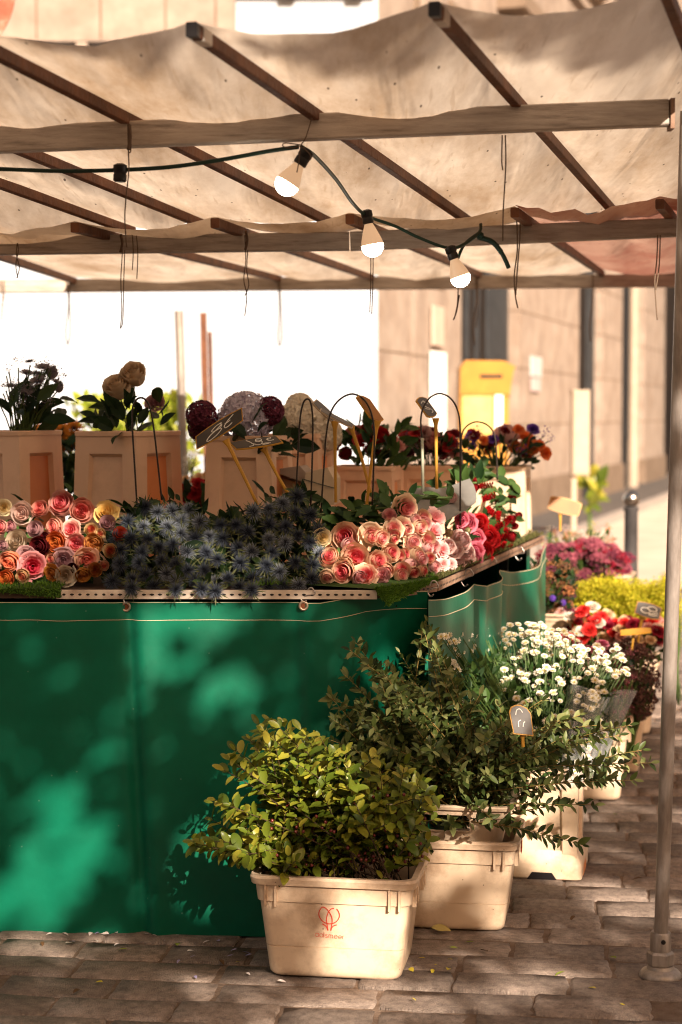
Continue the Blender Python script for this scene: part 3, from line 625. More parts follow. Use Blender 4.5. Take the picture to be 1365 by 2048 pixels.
# turf mats
blade = MB(); blade.add([(-.0012, 0, 0), (.0012, 0, 0), (.0009, .002, .006), (-.0009, .002, .006), (0, .005, .011)], [(0, 1, 2, 3), (3, 2, 4)]); blade_me = blade.mesh('blade', MT['turf'])
def turf(name, label, poly_fn, n, mat, base_mat, scale=1.0):
    t = thing(name, label, 'turf mat', poly_fn(.5, .5)[0])
    g = [[poly_fn(i / 14, j / 8)[0] for j in range(9)] for i in range(15)]
    MB().grid(g).build('backing', base_mat, t, smooth='all')
    it = []
    for _ in range(n):
        p, nn = poly_fn(U(0, 1), U(0, 1)); it.append((blade_me, aim(p, nn + rv(.5), U(.8, 1.3) * scale)))
    joined('pile', it, mat, t); return t
MT['turfback'] = surf('turf backing', (.02, .045, .006), (.035, .07, .01), rough=.9)
def left_turf(u, v):
    x = -1.45 + u * (G(112, 1178, TZ).x + .012 + 1.45); dz = .003 * mnoise.noise(V((x * 20, v * 5, 0)))
    if v < .62: return V((x, 5.0 - (5.0 - 4.685) * v / .62, TZ + .004 + dz + .006 * math.sin(u * 6) * v)), V((0, -.1, 1))
    return V((x, 4.677 - .004 * (v - .62), TZ + .002 - (v - .62) / .38 * (.03 + .012 * math.sin(u * 7) - .012 * u))), V((0, -1, .2))
turf('turf_mat', 'green artificial grass mat under the mixed roses, hanging over the table edge', left_turf, 5200, MT['turf'], MT['turfback'])
tA, tB, tC = W(752, 1180, 4.672), W(872, 1160, 4.86), W(775, 1214, 4.672)
def right_turf(u, v):
    if v < .5:
        a = G(500, 1174, TZ + .004).lerp(G(870, 1157, TZ + .004), u); a.y = max(a.y, 4.69); b = a + V((.03, .45, 0)); q = b.lerp(a, v * 2)
        return q + V((0, 0, .002)), V((0, -.1, 1))
    w = (v - .5) * 2; a = tA.lerp(tB, u); bt = tA.lerp(tC, min(1, u * 3.0)) if u < .34 else tC.lerp(tB, (u - .34) / .66)
    q = a.lerp(bt, w); return q + V((.0, -.012 - .008 * math.sin(w * 3) * (1 - u), .004)), V((.2, -1, .3))
turf('turf_mat', 'bright green artificial grass mat with a corner folded down over the rail', right_turf, 9000, MT['turf'], MT['turfback'])
def moss_strip(u, v):
    a = TL[2].lerp(TL[3], u) + V((.01, 0, 0)); q = a + V((-.16, .06, 0)) * v
    return q + V((0, 0, .004 + .01 * mnoise.noise(V((u * 14, v * 6, 1))) * (1 if v > .15 else 0))), V((0, -.2, 1))
turf('moss_mat', 'strip of dry brownish moss along the right table edge', moss_strip, 3800, MT['moss'], MT['moss'], 1.2)

# ------------------------------------------------------------------ green tarpaulin skirt
tp = thing('tarpaulin', 'green tarpaulin skirt hung round the table', 'tarpaulin', (-.3, 4.72, 0))
g0 = G(0, 1865); g1 = G(520, 1875)
def front_y(x): return g0.y + (g1.y - g0.y) * (x - g0.x) / (g1.x - g0.x)
xA = W(0, 1200, 4.69).x - .25; xB = W(858, 1190, 4.74).x
zc = lambda x: W(682.5, 1204 - (14 if x > W(640, 0, 4.69).x else 0) * min(1, (x - W(640, 0, 4.69).x) / .12), 4.69).z - .012 * max(0, math.sin((x - W(252, 0, 4.69).x) / .473 * math.pi)) * 0
xs1, xs2 = W(268, 0, 4.74).x, W(601, 0, 4.72).x
def front(x, t):                        # t 0 top, 1 bottom
    ztop = zc(x); z = ztop * (1 - t)
    y = 4.69 + (front_y(x) - 4.69) * t
    rc = max(0, min(1, (x - W(650, 0, 4.7).x) / (xB - W(650, 0, 4.7).x))); y += rc * rc * (3 - 2 * rc) * (.10 + .50 * min(1, t * 1.3))
    xs = W(250, 0, 4.7).x + (W(285, 0, 4.76).x - W(250, 0, 4.7).x) * t
    dx = x - xs
    y += .016 * math.exp(-(dx / .018) ** 2) - .010 * math.exp(-((dx - .035) / .03) ** 2) * (.3 + t)      # crease under the first eyelet
    d2 = x - xs2 - .012 * math.sin(t * 3)
    y += (-.03 * (1 / (1 + math.exp(-d2 / .008))) + .03 * (1 / (1 + math.exp(-(d2 - .10) / .05)))) * (1 - .55 * t)     # fold under the second one
    y += .014 * mnoise.noise(V((x * 2.2, t * 1.4, 5))) + .006 * mnoise.noise(V((x * 9, t * 2.2, 2)))
    for zf in (.36, .68): y += .0035 * math.exp(-abs(t - zf - .01 * math.sin(x * 5)) / .006)      # creases from folding
    d3 = (x - xs2)
    if d3 > .08: y += .02 * math.sin((d3 - .08) * 16 - t * 2.4) * min(1, (d3 - .08) * 6) * math.sin(min(1, t * 1.6) * math.pi * .5)
    return V((x, y, z + .0005))
nx, ny = 230, 44
def hem(v): return v / ny
MB().grid([[front(xA + (xB - xA) * i / nx, hem(j)) for j in range(ny + 1)] for i in range(nx + 1)]).build('front_panel', MT['tarp'], tp, smooth='all')
zt_ = .048 / .885
MB().tube([front(xA + (xB - xA) * i / nx, zt_ + .004 * mnoise.noise(V((i * .05, 0, 0)))) + V((0, -.001, 0)) for i in range(nx + 1)], .0009, 4).build('stitching', MT['thread'], tp)
MB().tube([front(xA + (xB - xA) * i / nx, .002) + V((0, -.001, 0)) for i in range(nx + 1)], .0011, 4).build('hem', MT['thread'], tp)
# side panels between the hooks
hookpx = [(858, 1168), (940, 1138), (994, 1112), (1043, 1096)]
side = [V((xB + .002, 4.80, 0)), G(938, 1140, TZ) + V((.015, 0, 0)), G(992, 1112, TZ) + V((.012, 0, 0)), G(1076, 1078, TZ) + V((.03, 0, 0))]
def side_pt(k, s, t, top0, top1, sag, amp, ph):
    a, b = side[k], side[k + 1]; p = a.lerp(b, s); n = (b - a).normalized().cross(V((0, 0, 1)))
    z = (top0 + (top1 - top0) * s - sag * 4 * s * (1 - s)) * (1 - t)
    w = (amp * math.sin(s * 3 * math.pi + ph + t * .8) * (.35 + .65 * t) + .012 * mnoise.noise(V((s * 3 + k * 5, t * 2, 1)))) * min(1, 5 * s, 5 * (1 - s))
    return V((p.x, p.y, 0)) + n * (w + .025 * math.sin(s * math.pi)) + V((0, 0, z))
SP = [(.884, .884, .012, .018, 0), (.884, .880, .022, .022, 1), (.880, .905, .04, .028, 2)]
for k, q in enumerate(SP):
    MB().grid([[side_pt(k, i / 40, j / 26, *q) for j in range(27)] for i in range(41)]).build('side_panel', MT['tarp'], tp, smooth='all')
    MB().tube([side_pt(k, i / 40, .052, *q) + V((.0015, -.0015, 0)) for i in range(41)], .0012, 4).build('stitching', MT['thread'], tp)
    MB().tube([side_pt(k, i / 40, .002, *q) + V((.001, -.001, 0)) for i in range(41)], .0012, 4).build('hem', MT['thread'], tp)
pb0, pb1, pb2 = V((-1.62, 7.15, 0)), V((TL[3].x - .07, 7.5, 0)), V((-1.62, 4.8, 0))
for a, b in ((pb0, pb1), (pb2, pb0), (pb1, TL[3] + V((-.05, -.05, -TZ)))):
    MB().grid([[a.lerp(b, i / 16) + V((.012 * math.sin(i * 1.9), .015 * math.sin(i * 1.3), z)) for z in (0, .3, .6, .893)] for i in range(17)]).build('back_panel', MT['tarp'], tp, smooth='all')
def ringtube(c, r, tr, axis):
    ax = V(axis).normalized(); x = ax.orthogonal().normalized(); y = ax.cross(x)
    return MB().tube([V(c) + (x * math.cos(a) + y * math.sin(a)) * r for a in [i * 2 * math.pi / 16 for i in range(17)]], tr, 6, cap=False)
EY = [(252, 1214), (608, 1210)]
for px, py in EY:
    c = W(px, py, 4.69); c.y = front(c.x, (zc(c.x) - c.z) / zc(c.x)).y - .003
    o = ringtube(c, .0105, .0034, (0, 1, 0)).build('eyelet', MT['brass'], tp, smooth='all')
    MB().lathe(c + V((0, .0015, 0)), [(.008, 0), (.008, .001)], 14, axis=V((0, -1, 0))).build('eyelet_hole', plain('eyelet gap', (.16, .05, .02), .9), o)
# S hooks
def s_hook(label, top, bot, r):
    t, b = V(top), V(bot); h = (t - b).length; side_ = V((1, -.35, 0)).normalized()
    P_ = [t + side_ * -r * .9 + V((0, 0, -r * .9)), t + side_ * -r * .4 + V((0, 0, r * .1)), t + side_ * r * .4 + V((0, 0, r * .15)), t + side_ * r + V((0, 0, -r)), t.lerp(b, .45) + side_ * r * .2,
          t.lerp(b, .62) - side_ * r * .7, b - side_ * r * .75 + V((0, 0, r * .8)), b + V((0, 0, -r * .1)), b + side_ * r * .6 + V((0, -.003, r * .4))]
    o = MB().tube(smooth_path(P_, 5), .0021, 6).build('hanging_hook', MT['steel'], None, smooth='all', label=label, cat='hook', group='S hooks holding up the tarpaulin')
for lab, a, b, dd, r in (("steel S hook in the eyelet under the sea holly's left part", (256, 1180), (252, 1206), 4.674, .008), ('steel S hook in the eyelet under the pink roses', (622, 1178), (608, 1204), 4.672, .012),
                 ('steel hook at the front corner of the table beside the turf corner', (868, 1164), (862, 1192), 4.80, .013), ('steel hook halfway along the side rail under the white peonies', (938, 1140), (930, 1172), 5.25, .014),
                 ('steel hook on the side rail below the red peonies', (985, 1116), (978, 1126), 5.75, .015), ('farthest steel hook on the side rail, below the celosia', (1040, 1096), (1038, 1120), 6.2, .016)):
    s_hook(lab, W(*a, dd), W(*b, dd), r)
# ------------------------------------------------------------------ string of lamps
ls = thing('string_light', 'dark green festoon cable with lit globe lamps under the front beam', 'string light', W(600, 300, 4.5))
cabp = [W(-80, 336, 4.1), W(0, 338, 4.1), W(120, 342, 4.1), W(240, 340, 4.09), W(340, 334, 4.07), W(440, 320, 4.05), W(540, 302, 4.03), W(598, 294, 4.02)]
MB().tube(smooth_path(cabp, 6), .0048, 8).build('cable', MT['cable'], ls, smooth='all')
cab2 = [W(604, 294, 4.02), W(630, 312, 4.2), W(672, 358, 4.6), W(706, 406, 4.9), W(735, 432, 5.1), W(790, 452, 5.18), W(840, 476, 5.2), W(896, 496, 5.22), W(926, 490, 5.25), W(958, 466, 5.35), W(962, 448, 5.4)]
MB().tube(smooth_path(cab2, 6), .0048, 8).build('cable', MT['cable'], ls, smooth='all')
MB().tube(smooth_path([W(958, 466, 5.38), W(930, 488, 5.36), W(915, 520, 5.34)], 6), .005, 6).build('loose_end', MT['cable'], ls, smooth='all')
MB().tube(smooth_path([W(956, 474, 5.37), W(985, 484, 5.36), W(1005, 508, 5.35), W(1018, 536, 5.34)], 6), [.008] * 12 + [.007] * 4, 6).build('loose_end', MT['cable'], ls, smooth='all')
MB().lathe(W(960, 478, 5.36), [(.004, 0), (.012, .006), (.012, .016), (.004, .022)], 8).build('knot', MT['cable'], ls, smooth='all')
def lamp(top, ball, d, r, lit=True):
    a, b = W(*top, d), W(*ball, d); ax = (b - a).normalized(); L = (b - a).length
    s_ = MB().lathe(a - ax * .012, [(.009, 0), (.016, .004), (.0165, .018), (.014, .022), (.0155, .026), (.0155, .038), (.012, .041)], 14, axis=ax).build('socket', MT['black'], ls, smooth=40)
    if lit:
        h = L + r * .02
        o = MB().lathe(a + ax * .024, [(.0125, 0), (.0125, .006), (r * .62, (h - .024) * .35), (r * .9, (h - .024) * .72), (r, (h - .024) * .93), (r * 1.004, (h - .024) * .94)], 20, axis=ax, cap=False).build('lamp_neck', MT['bulbneck'], ls, smooth=60)
        MB().lathe(b - ax * r * .02, [(r * math.cos(t), r * math.sin(t)) for t in [i * 1.57 / 8 for i in range(9)]], 20, axis=ax, cap=False).build('lamp_globe', MT['bulb'], o, smooth='all')
lamp((612, 308), (575, 368), 4.0, 24.5 * mpp(4.0)); lamp((734, 428), (745.5, 492), 5.08, 22.5 * mpp(5.08)); lamp((902, 500), (921, 555), 5.2, 20.5 * mpp(5.2)); lamp((241, 338), (240, 372), 4.09, .02, False)
# ------------------------------------------------------------------ tie cords hanging from the beams
def cord(label, strands, d, r=.0016, mat='cord', wrap=None):
    t = thing('tie_cord', label, 'cord', W(*strands[0][0], d), 'tie cords hanging from the stall beams')
    for s_ in strands:
        MB().tube(smooth_path([W(x, y, d + .004 * math.sin(i * 2.1)) for i, (x, y) in enumerate(s_)], 4), r, 5).build('strand', MT[mat], t, smooth='all')
    if wrap:
        MB().tube(smooth_path([W(wrap[0] + o, y, d - .001) for o, y in ((0, wrap[1]), (3, (wrap[1] + wrap[2]) / 2), (-1, wrap[2]))], 4), r * 2.6, 6).build('wrap', MT[mat], t, smooth='all')
D1, D2, D3 = 3.99, 5.46, 8.57
cord('brown cord looped over the front beam and dangling beside the empty lamp socket', [[(256, 250), (257, 300), (258, 340), (252, 400), (250, 440), (254, 495)], [(262, 250), (262, 300), (257, 305)]], D1, wrap=(258, 248, 300))
cord('thin cord tying the first lamp up to the front beam', [[(624, 236), (612, 275), (602, 292), (598, 325), (594, 345)], [(600, 292), (580, 296), (566, 292), (572, 286), (602, 290)], [(602, 292), (612, 300), (622, 312), (616, 326)]], D1 - .03, .0013)
cord('long pair of brown cords hanging from the front beam above the third lamp', [[(1005, 270), (1004, 320), (1006, 340)], [(1011, 270), (1012, 330), (1007, 420), (1006, 482)]], D1)
cord('brown cord knotted on the second beam above the 8 euro sign', [[(240, 470), (245, 500), (242, 560), (244, 620), (241, 657)], [(250, 500), (248, 560), (246, 640), (241, 657)]], D2, wrap=(242, 468, 505))
cord('short twisted cord on the second beam near its left end', [[(33, 470), (37, 500), (32, 530), (36, 556)], [(38, 470), (33, 505), (39, 535), (34, 556)]], D2, mat='cord')
cord('two short dangling cords under the second beam left of the middle', [[(264, 462), (267, 500), (265, 540)], [(272, 462), (276, 505), (274, 558)]], D2)
cord('knotted brown cord under the second beam left of the first lamp', [[(490, 470), (492, 520), (488, 560), (494, 590), (490, 632)], [(496, 500), (494, 540), (498, 570), (490, 592)]], D2, wrap=(492, 462, 500))
cord('straight pair of cords beneath the second lamp', [[(742, 500), (742, 560), (740, 625)], [(747, 500), (746, 570), (744, 628)]], D2 + .02)
cord('pale crinkled cord under the second beam beside the loose cable', [[(1034, 440), (1035, 500), (1029, 550), (1031, 590), (1036, 616)], [(1041, 440), (1040, 480), (1035, 540), (1032, 590)]], D2, mat='palecord', r=.0022)
cord('pale doubled cord under the second beam, in front of the red canvas', [[(1316, 470), (1314, 520), (1310, 560), (1312, 600), (1315, 640)], [(1321, 470), (1319, 530), (1312, 580)]], D2, mat='palecord', r=.002)
cord('pale cord loop on the rear beam above the bucket of white lilies', [[(134, 562), (138, 610), (132, 660), (136, 690), (141, 660), (139, 600), (141, 562)]], D3, .003, 'palecord')
cord('pale cord at the far left end of the rear beam', [[(2, 560), (6, 600), (3, 640)], [(8, 560), (9, 590), (4, 612)]], D3, .003, 'palecord')
cord('pale cord loop on the rear beam above the wire hoops', [[(557, 565), (559, 620), (557, 680), (561, 690), (564, 670), (562, 600), (560, 565)]], D3, .003, 'palecord')
cord('faint pale cord on the rear beam above the letter box', [[(952, 552), (953, 600), (948, 650), (950, 690)], [(955, 552), (956, 610), (952, 655)]], D3, .003, 'palecord')
cord('pale crinkled cord on the rear beam in front of the dark doorway', [[(1186, 548), (1186, 600), (1180, 650), (1182, 683)]], D3, .0035, 'palecord')
cord('short dark cord below the third lamp', [[(917, 575), (915, 610), (909, 638)], [(919, 590), (914, 622), (907, 640)]], D2 + .1, .002)

# ------------------------------------------------------------------ flower meshes (heads face local +Z)
def petals(rings, seed, nu=5, nv=6, ruffle=.0, frill=0.0, bulge=False):
    r2 = random.Random(seed); mb = MB(); nr = len(rings)
    for k, (n, Rr, zt, zb, flare, wide, close) in enumerate(rings):
        for i in range(n):
            ph = 2 * math.pi * (i / n) + k * .77 + r2.uniform(-.2, .2); w = math.pi / n * wide; js = r2.uniform(.86, 1.12); jz = r2.uniform(-.08, .07); pts = []; tt = []
            for a in range(nu):
                u = a / (nu - 1) * 2 - 1; row = []
                for b in range(nv):
                    v = b / (nv - 1)
                    rad = Rr * js * (math.sin(min(v * math.pi * .62, 3) if bulge else v * math.pi / 2) ** .75) * (1 - close * v * v) + .02
                    e = max(0, (v - .65) / .35); rad += flare * e * e; z = zb + (zt + jz - zb) * v - flare * .55 * e * e - .16 * u * u * v * Rr
                    ang = ph + u * w * (.55 + .45 * math.sin(min(1, v * 1.25) * math.pi / 2)); rad += .05 * u * Rr
                    f = ruffle * math.sin(u * 7 + k + i * 1.7) * v * v + frill * r2.uniform(-1, 1) * (1 if b == nv - 1 else .3 * v)
                    rad += f; row.append(V((rad * math.cos(ang), rad * math.sin(ang), z + f * .6)))
                    tt.append(min(1, (k + .3) / nr * .82 + .2 * max(0, (v - .6) / .4) ** 2) + .001)  # rims paler than bases: shade between petals partly put into the colour
                pts.append(row)
            mb.grid(pts, 0, tt)
    return mb
_pm = plain('petal', (.8, .4, .4))
ROSE = [petals([(2, .11, .50, -.3, .0, 1.7, .3), (3, .24, .54, -.4, .02, 1.5, .05), (4, .38, .54, -.5, .03, 1.4, .0), (4, .53, .50, -.7, .05, 1.45, .0), (4, .69, .38, -1.1, .09, 1.45, 0), (4, .82, .20, -1.25, .12, 1.4, 0)], s, nv=8, ruffle=.022, bulge=True).mesh('rose', _pm, smooth='all') for s in (1, 2, 3, 11)]
ROSEOPEN = [petals([(3, .14, .40, -.3, .02, 1.5, .3), (4, .30, .44, -.4, .05, 1.4, .05), (5, .48, .40, -.5, .09, 1.3, .0), (5, .67, .28, -.65, .14, 1.25, .0), (6, .86, .06, -.8, .22, 1.25, 0)], s, nv=8, ruffle=.04, bulge=True).mesh('rose', _pm, smooth='all') for s in (4, 5, 12)]
PEONY = [petals([(3, .22, .62, -.3, -.05, 1.5, .5), (4, .42, .66, -.5, -.06, 1.4, .4), (5, .62, .6, -.7, -.04, 1.3, .3), (5, .82, .42, -.8, .02, 1.3, .15), (6, .95, .12, -.8, .12, 1.25, 0)], s, ruffle=.05).mesh('peony', _pm, smooth='all') for s in (6, 7)]
BUD = petals([(3, .55, .85, -.8, 0, 1.7, .9), (4, .66, .7, -.8, 0, 1.5, .75), (4, .72, .4, -.8, .05, 1.3, .3)], 8).mesh('bud', _pm, smooth='all')
CARN = [petals([(5, .2, .5, -.3, .08, 1.4, 0), (7, .42, .48, -.4, .12, 1.3, 0), (9, .66, .36, -.4, .16, 1.3, 0), (10, .86, .12, -.4, .2, 1.25, 0)], s, nu=6, nv=4, ruffle=.05, frill=.05).mesh('carnation', _pm) for s in (9, 10)]
def daisy(seed):
    r2 = random.Random(seed); mb = MB()
    for ring, (n, L, el) in enumerate(((9, .55, .75), (13, .82, .45), (15, 1.0, .12))):
        for i in range(n):
            a = 2 * math.pi * i / n + ring * .3 + r2.uniform(-.1, .1); d = V((math.cos(a), math.sin(a), 0)); s_ = V((-d.y, d.x, 0)) * .13; l = L * r2.uniform(.9, 1.1); up = V((0, 0, math.sin(el) * l)); out = d * math.cos(el) * l
            mb.add([d * .12 - s_ * .5, d * .12 + s_ * .5, d * .12 + out * .75 + up * .8 + s_, d * .12 + out * .75 + up * .8 - s_, out * 1.05 + up], [(0, 1, 2, 3), (3, 2, 4)], 0, [.05, .05, .9, .9, 1])
    mb.lathe((0, 0, .02), [(.13, 0), (.12, .2), (.06, .28)], 8); return mb.mesh('daisy', _pm)
DAISY = [daisy(1), daisy(2)]
def thistle(seed):
    r2 = random.Random(seed); mb = MB()
    for i in range(160):
        z = 1 - 1.75 * (i + .5) / 160; a = i * 2.39996; q = math.sqrt(max(0, 1 - z * z)); d = V((q * math.cos(a), q * math.sin(a), z)); x = d.orthogonal().normalized() * .042; y = d.cross(x)
        c = d * .22; tip = d * r2.uniform(.72, .98) + V((r2.uniform(-.05, .05), r2.uniform(-.05, .05), r2.uniform(-.05, .05))); mb.add([c + x, c - x * .5 + y, c - x * .5 - y, tip], [(0, 1, 3), (1, 2, 3), (2, 0, 3)], 0, [.02, .02, .02, .55])
    for i in range(11):
        a = 2 * math.pi * i / 11 + r2.uniform(-.2, .2); d = V((math.cos(a), math.sin(a), r2.uniform(-.2, .5))).normalized(); s_ = V((-d.y, d.x, 0)).normalized(); L = r2.uniform(1.0, 1.4)
        mb.add([d * .2 - s_ * .03, d * .2 + s_ * .03, d * .6 * L + s_ * .05, d * .6 * L - s_ * .05, d * L], [(0, 1, 2, 3), (3, 2, 4)], 0, [.8, .8, .9, .9, 1])
        for q in (-1, 1): mb.add([d * .55 * L, d * .62 * L, d * .78 * L + s_ * q * .14], [(0, 1, 2)], 0, [.9, .9, 1])
    mb.lathe((0, 0, -.3), [(.15, 0), (.24, .15), (.26, .3), (.15, .5)], 8); return mb.mesh('thistle', _pm)
THIS = [thistle(i) for i in range(3)]
def floretball(seed, n=190, s=.22):
    r2 = random.Random(seed); mb = MB()
    for i in range(n):
        z = 1 - 1.75 * (i + .5) / n; a = i * 2.39996; q = math.sqrt(max(0, 1 - z * z)); d = V((q * math.cos(a), q * math.sin(a), z)); d = (d + V((r2.uniform(-.1, .1), r2.uniform(-.1, .1), r2.uniform(-.1, .1)))).normalized()
        x = d.orthogonal().normalized(); y = d.cross(x); r0 = r2.uniform(0, 6.28); c = d * r2.uniform(.8, .95); t0 = r2.uniform(.1, 1)
        for k in range(4):
            b = r0 + k * math.pi / 2; e = x * math.cos(b) + y * math.sin(b); f = d.cross(e)
            mb.add([c, c + e * s * .55 + f * s * .45 + d * .08, c + e * s + d * .03, c + e * s * .55 - f * s * .45 + d * .08], [(0, 1, 2, 3)], 0, [t0 * .5, t0, t0, t0])
    return mb.mesh('hydrangea', _pm)
HYD = [floretball(3), floretball(4, 150, .26)]
def grains(seed, n=46):
    r2 = random.Random(seed); mb = MB()
    for i in range(n):
        a = r2.uniform(0, 6.28); q = math.sqrt(r2.random()); p = V((q * math.cos(a), q * math.sin(a), .35 * (1 - q * q) + r2.uniform(-.06, .06))); r = r2.uniform(.1, .17); t0 = r2.uniform(.05, 1)
        mb.lathe(p - V((0, 0, r)), [(r * .1, 0), (r * .95, r * .6), (r, r), (r * .6, r * 1.7), (0.001, r * 2)], 6, cap=False); mb.t[-30:] = [t0] * 30
    return mb.mesh('seed_head', _pm)
GRAIN = [grains(1), grains(2)]
def spray(seed, n=26):                                              # airy clump of tiny florets on hair stems
    r2 = random.Random(seed); mb = MB()
    for i in range(n):
        p = V((r2.gauss(0, .4), r2.gauss(0, .4), r2.uniform(.2, 1.0))); t0 = r2.uniform(.3, 1); x = rv(.11); y = rv(.11)
        mb.add([p - x, p + y, p + x, p - y], [(0, 1, 2, 3)], 0, [t0] * 4); mb.add([V((0, 0, -.6)), V((.02, 0, -.6)), p], [(0, 1, 2)], 0, [.01, .01, .01])
    return mb.mesh('spray', _pm)
SPRAY = [spray(1), spray(2), spray(3)]
def comb(seed):                                                     # crest of celosia: a tall folded velvet ribbon
    r2 = random.Random(seed); mb = MB(); ph = r2.uniform(0, 6)
    for side_ in range(3):
        pts = []
        for i in range(26):
            row = []
            for j in range(5):
                v = j / 4; s_ = i / 25 * 2 - 1; w = .28 * math.sin(s_ * 19 + ph + side_ * 2) * v + .22 * (side_ - 1)
                row.append(V((s_ * (.7 + .3 * v), w, -.5 + v * (.9 + .1 * math.sin(s_ * 31)) * (1 - .35 * s_ * s_))))
            pts.append(row)
        mb.grid(pts, 0, [.2 + .2 * j for i in range(26) for j in range(5)])
    return mb.mesh('celosia', _pm, smooth='all')
COMB = [comb(1), comb(2)]
def leafmesh(w, curl=.18, seed=0, rnd_tip=False):
    mb = MB(); st_ = [(0, .02), (.12, .45), (.32, .92), (.55, 1), (.78, .68), (.93, .25), (1, .0)] if not rnd_tip else [(0, .03), (.15, .6), (.4, 1), (.65, 1), (.85, .72), (.96, .35), (1, .05)]
    L, Mi, Rr = [], [], []
    for y, k in st_:
        z = -curl * y * y + .02 * math.sin(y * 9 + seed); L.append(V((-w * k, y, z + w * k * .35))); Mi.append(V((0, y, z))); Rr.append(V((w * k, y, z + w * k * .35)))
    return mb.grid([L, Mi, Rr]).mesh('leaf', _pm, smooth='all')
LF_BOX = [leafmesh(.24, .15, 0, True), leafmesh(.27, .3, 1, True)]; LF_EUC = [leafmesh(.2, .1, 0), leafmesh(.23, .2, 2), leafmesh(.17, .05, 4)]; LF_ROSE = [leafmesh(.26, .25), leafmesh(.22, .35, 1)]
def setmat(meshes, m):                                              # own copy of shared meshes with a material of their own
    out = []
    for me in meshes:
        c = me.copy(); c.materials[0] = m; out.append(c)
    return out
# ------------------------------------------------------------------ crates and buckets
def rrect(hx, hy, r, n=4):
    out = []
    for cx_, cy_, a0 in ((hx - r, hy - r, 0), (-hx + r, hy - r, 90), (-hx + r, -hy + r, 180), (hx - r, -hy + r, 270)):
        for k in range(n + 1):
            a = R(a0 + 90 * k / n); out.append((cx_ + r * math.cos(a), cy_ + r * math.sin(a)))
    return out
def crate(label, fr, rot, w=.386, dp=.29, h=.258, z0=0.0, slot=False, name='plant_crate', ribs=True, mat='cream', group=None):
    """fr: middle of the front edge on the floor; the crate runs back from there"""
    X, Y_ = V((math.cos(rot), math.sin(rot), 0)), V((-math.sin(rot), math.cos(rot), 0))
    c = V(fr) + Y_ * (dp / 2 * .86); c.z = z0; t = thing(name, label, 'crate', c, group)
    def L(z, ins, r=.028):
        k = .845 + .155 * z / h; return [c + X * x + Y_ * y + V((0, 0, z)) for x, y in rrect(w / 2 * k - ins, dp / 2 * k - ins, r)]
    z1 = h * .74
    lo = [L(0, .016), L(.003, .006), L(.010, .001), L(.02, 0)]
    if h > .2: lo += [L(h * .3, 0), L(h * .302, .0022), L(h * .308, .0022), L(h * .311, 0)]
    lo += [L(z1, 0), L(z1 + .002, -.005), L(h * .92, -.005), L(h * .925, .006), L(.02, .008)]
    body = MB().loft(lo, cap0=True, cap1=True).build('body', MT[mat], t, smooth=35)
    rim = MB().loft([L(h * .915, -.004), L(h * .915, -.014, .034), L(h * .975, -.016, .036), L(h, -.012, .034), L(h, .002), L(h * .96, .005)], cap0=False).build('rim', MT[mat], t, smooth=35)
    if ribs:
        for sx in (-.44, -.375, .375, .44):
            k = .845 + .155 * .85; p = c + X * (w * sx * .97) - Y_ * (dp / 2 * k + .007) + V((0, 0, h * .81))
            MB().box(p, (.0028, .005, h * .105), Matrix.Rotation(rot, 3, 'Z')).build('rib', MT[mat], t)
        for sy in (-.34, -.2, .2, .34):
            k = .845 + .155 * .85; p = c + X * (w / 2 * k + .007) + Y_ * (dp * sy) + V((0, 0, h * .81))
            MB().box(p, (.005, .0035, h * .105), Matrix.Rotation(rot, 3, 'Z')).build('rib', MT[mat], t)
    if slot:
        pk = MB(); k = .845 + .155 * .5; yf = -(dp / 2 * k)
        a = w * .34; zb_, zt2 = h * .46, h * .80
        def q(x, y, z): return c + X * x + Y_ * y + V((0, 0, z))
        pk.add([q(-a * 1.02, yf + .002, zt2), q(a * .95, yf + .002, zt2), q(a * 1.02, yf + .002, zt2 - .012), q(a * 1.02, yf + .002, zb_), q(-a * 1.02, yf + .002, zb_)], [(0, 1, 2, 3, 4)]); 
        body.data.update(); cut = MB()
        a1 = w * .40; a = w * .22; out = [(-a1, zb_), (a, zb_), (a, zt2 - .016), (a - .012, zt2), (-a1 + .012, zt2), (-a1, zt2 - .016)]
        cut.poly([q(x, yf - .03, z) for x, z in out], Y_ * .045)
        co = cut.build('cutter', MT['black'])
        md = body.modifiers.new('slot', 'BOOLEAN'); md.object = co; md.operation = 'DIFFERENCE'; md.solver = 'EXACT'
        bpy.context.view_layer.update(); dg = bpy.context.evaluated_depsgraph_get(); me = bpy.data.meshes.new_from_object(body.evaluated_get(dg)); body.modifiers.clear(); body.data = me
        bpy.data.objects.remove(co, do_unlink=True)
        fl = []
        for (x0, za), (x1, zb2) in zip(out, out[1:] + out[:1]): fl += [(q(x0, yf - .006, za), q(x1, yf - .006, zb2))]
        lipm = MB(); lipm.tube([q(x, yf - .001, z) for x, z in out + out[:1]], .003, 6); lipm.build('slot_lip', MT[mat], t)
    return t, (lambda x, y, z: c + X * x + Y_ * y + V((0, 0, z))), body
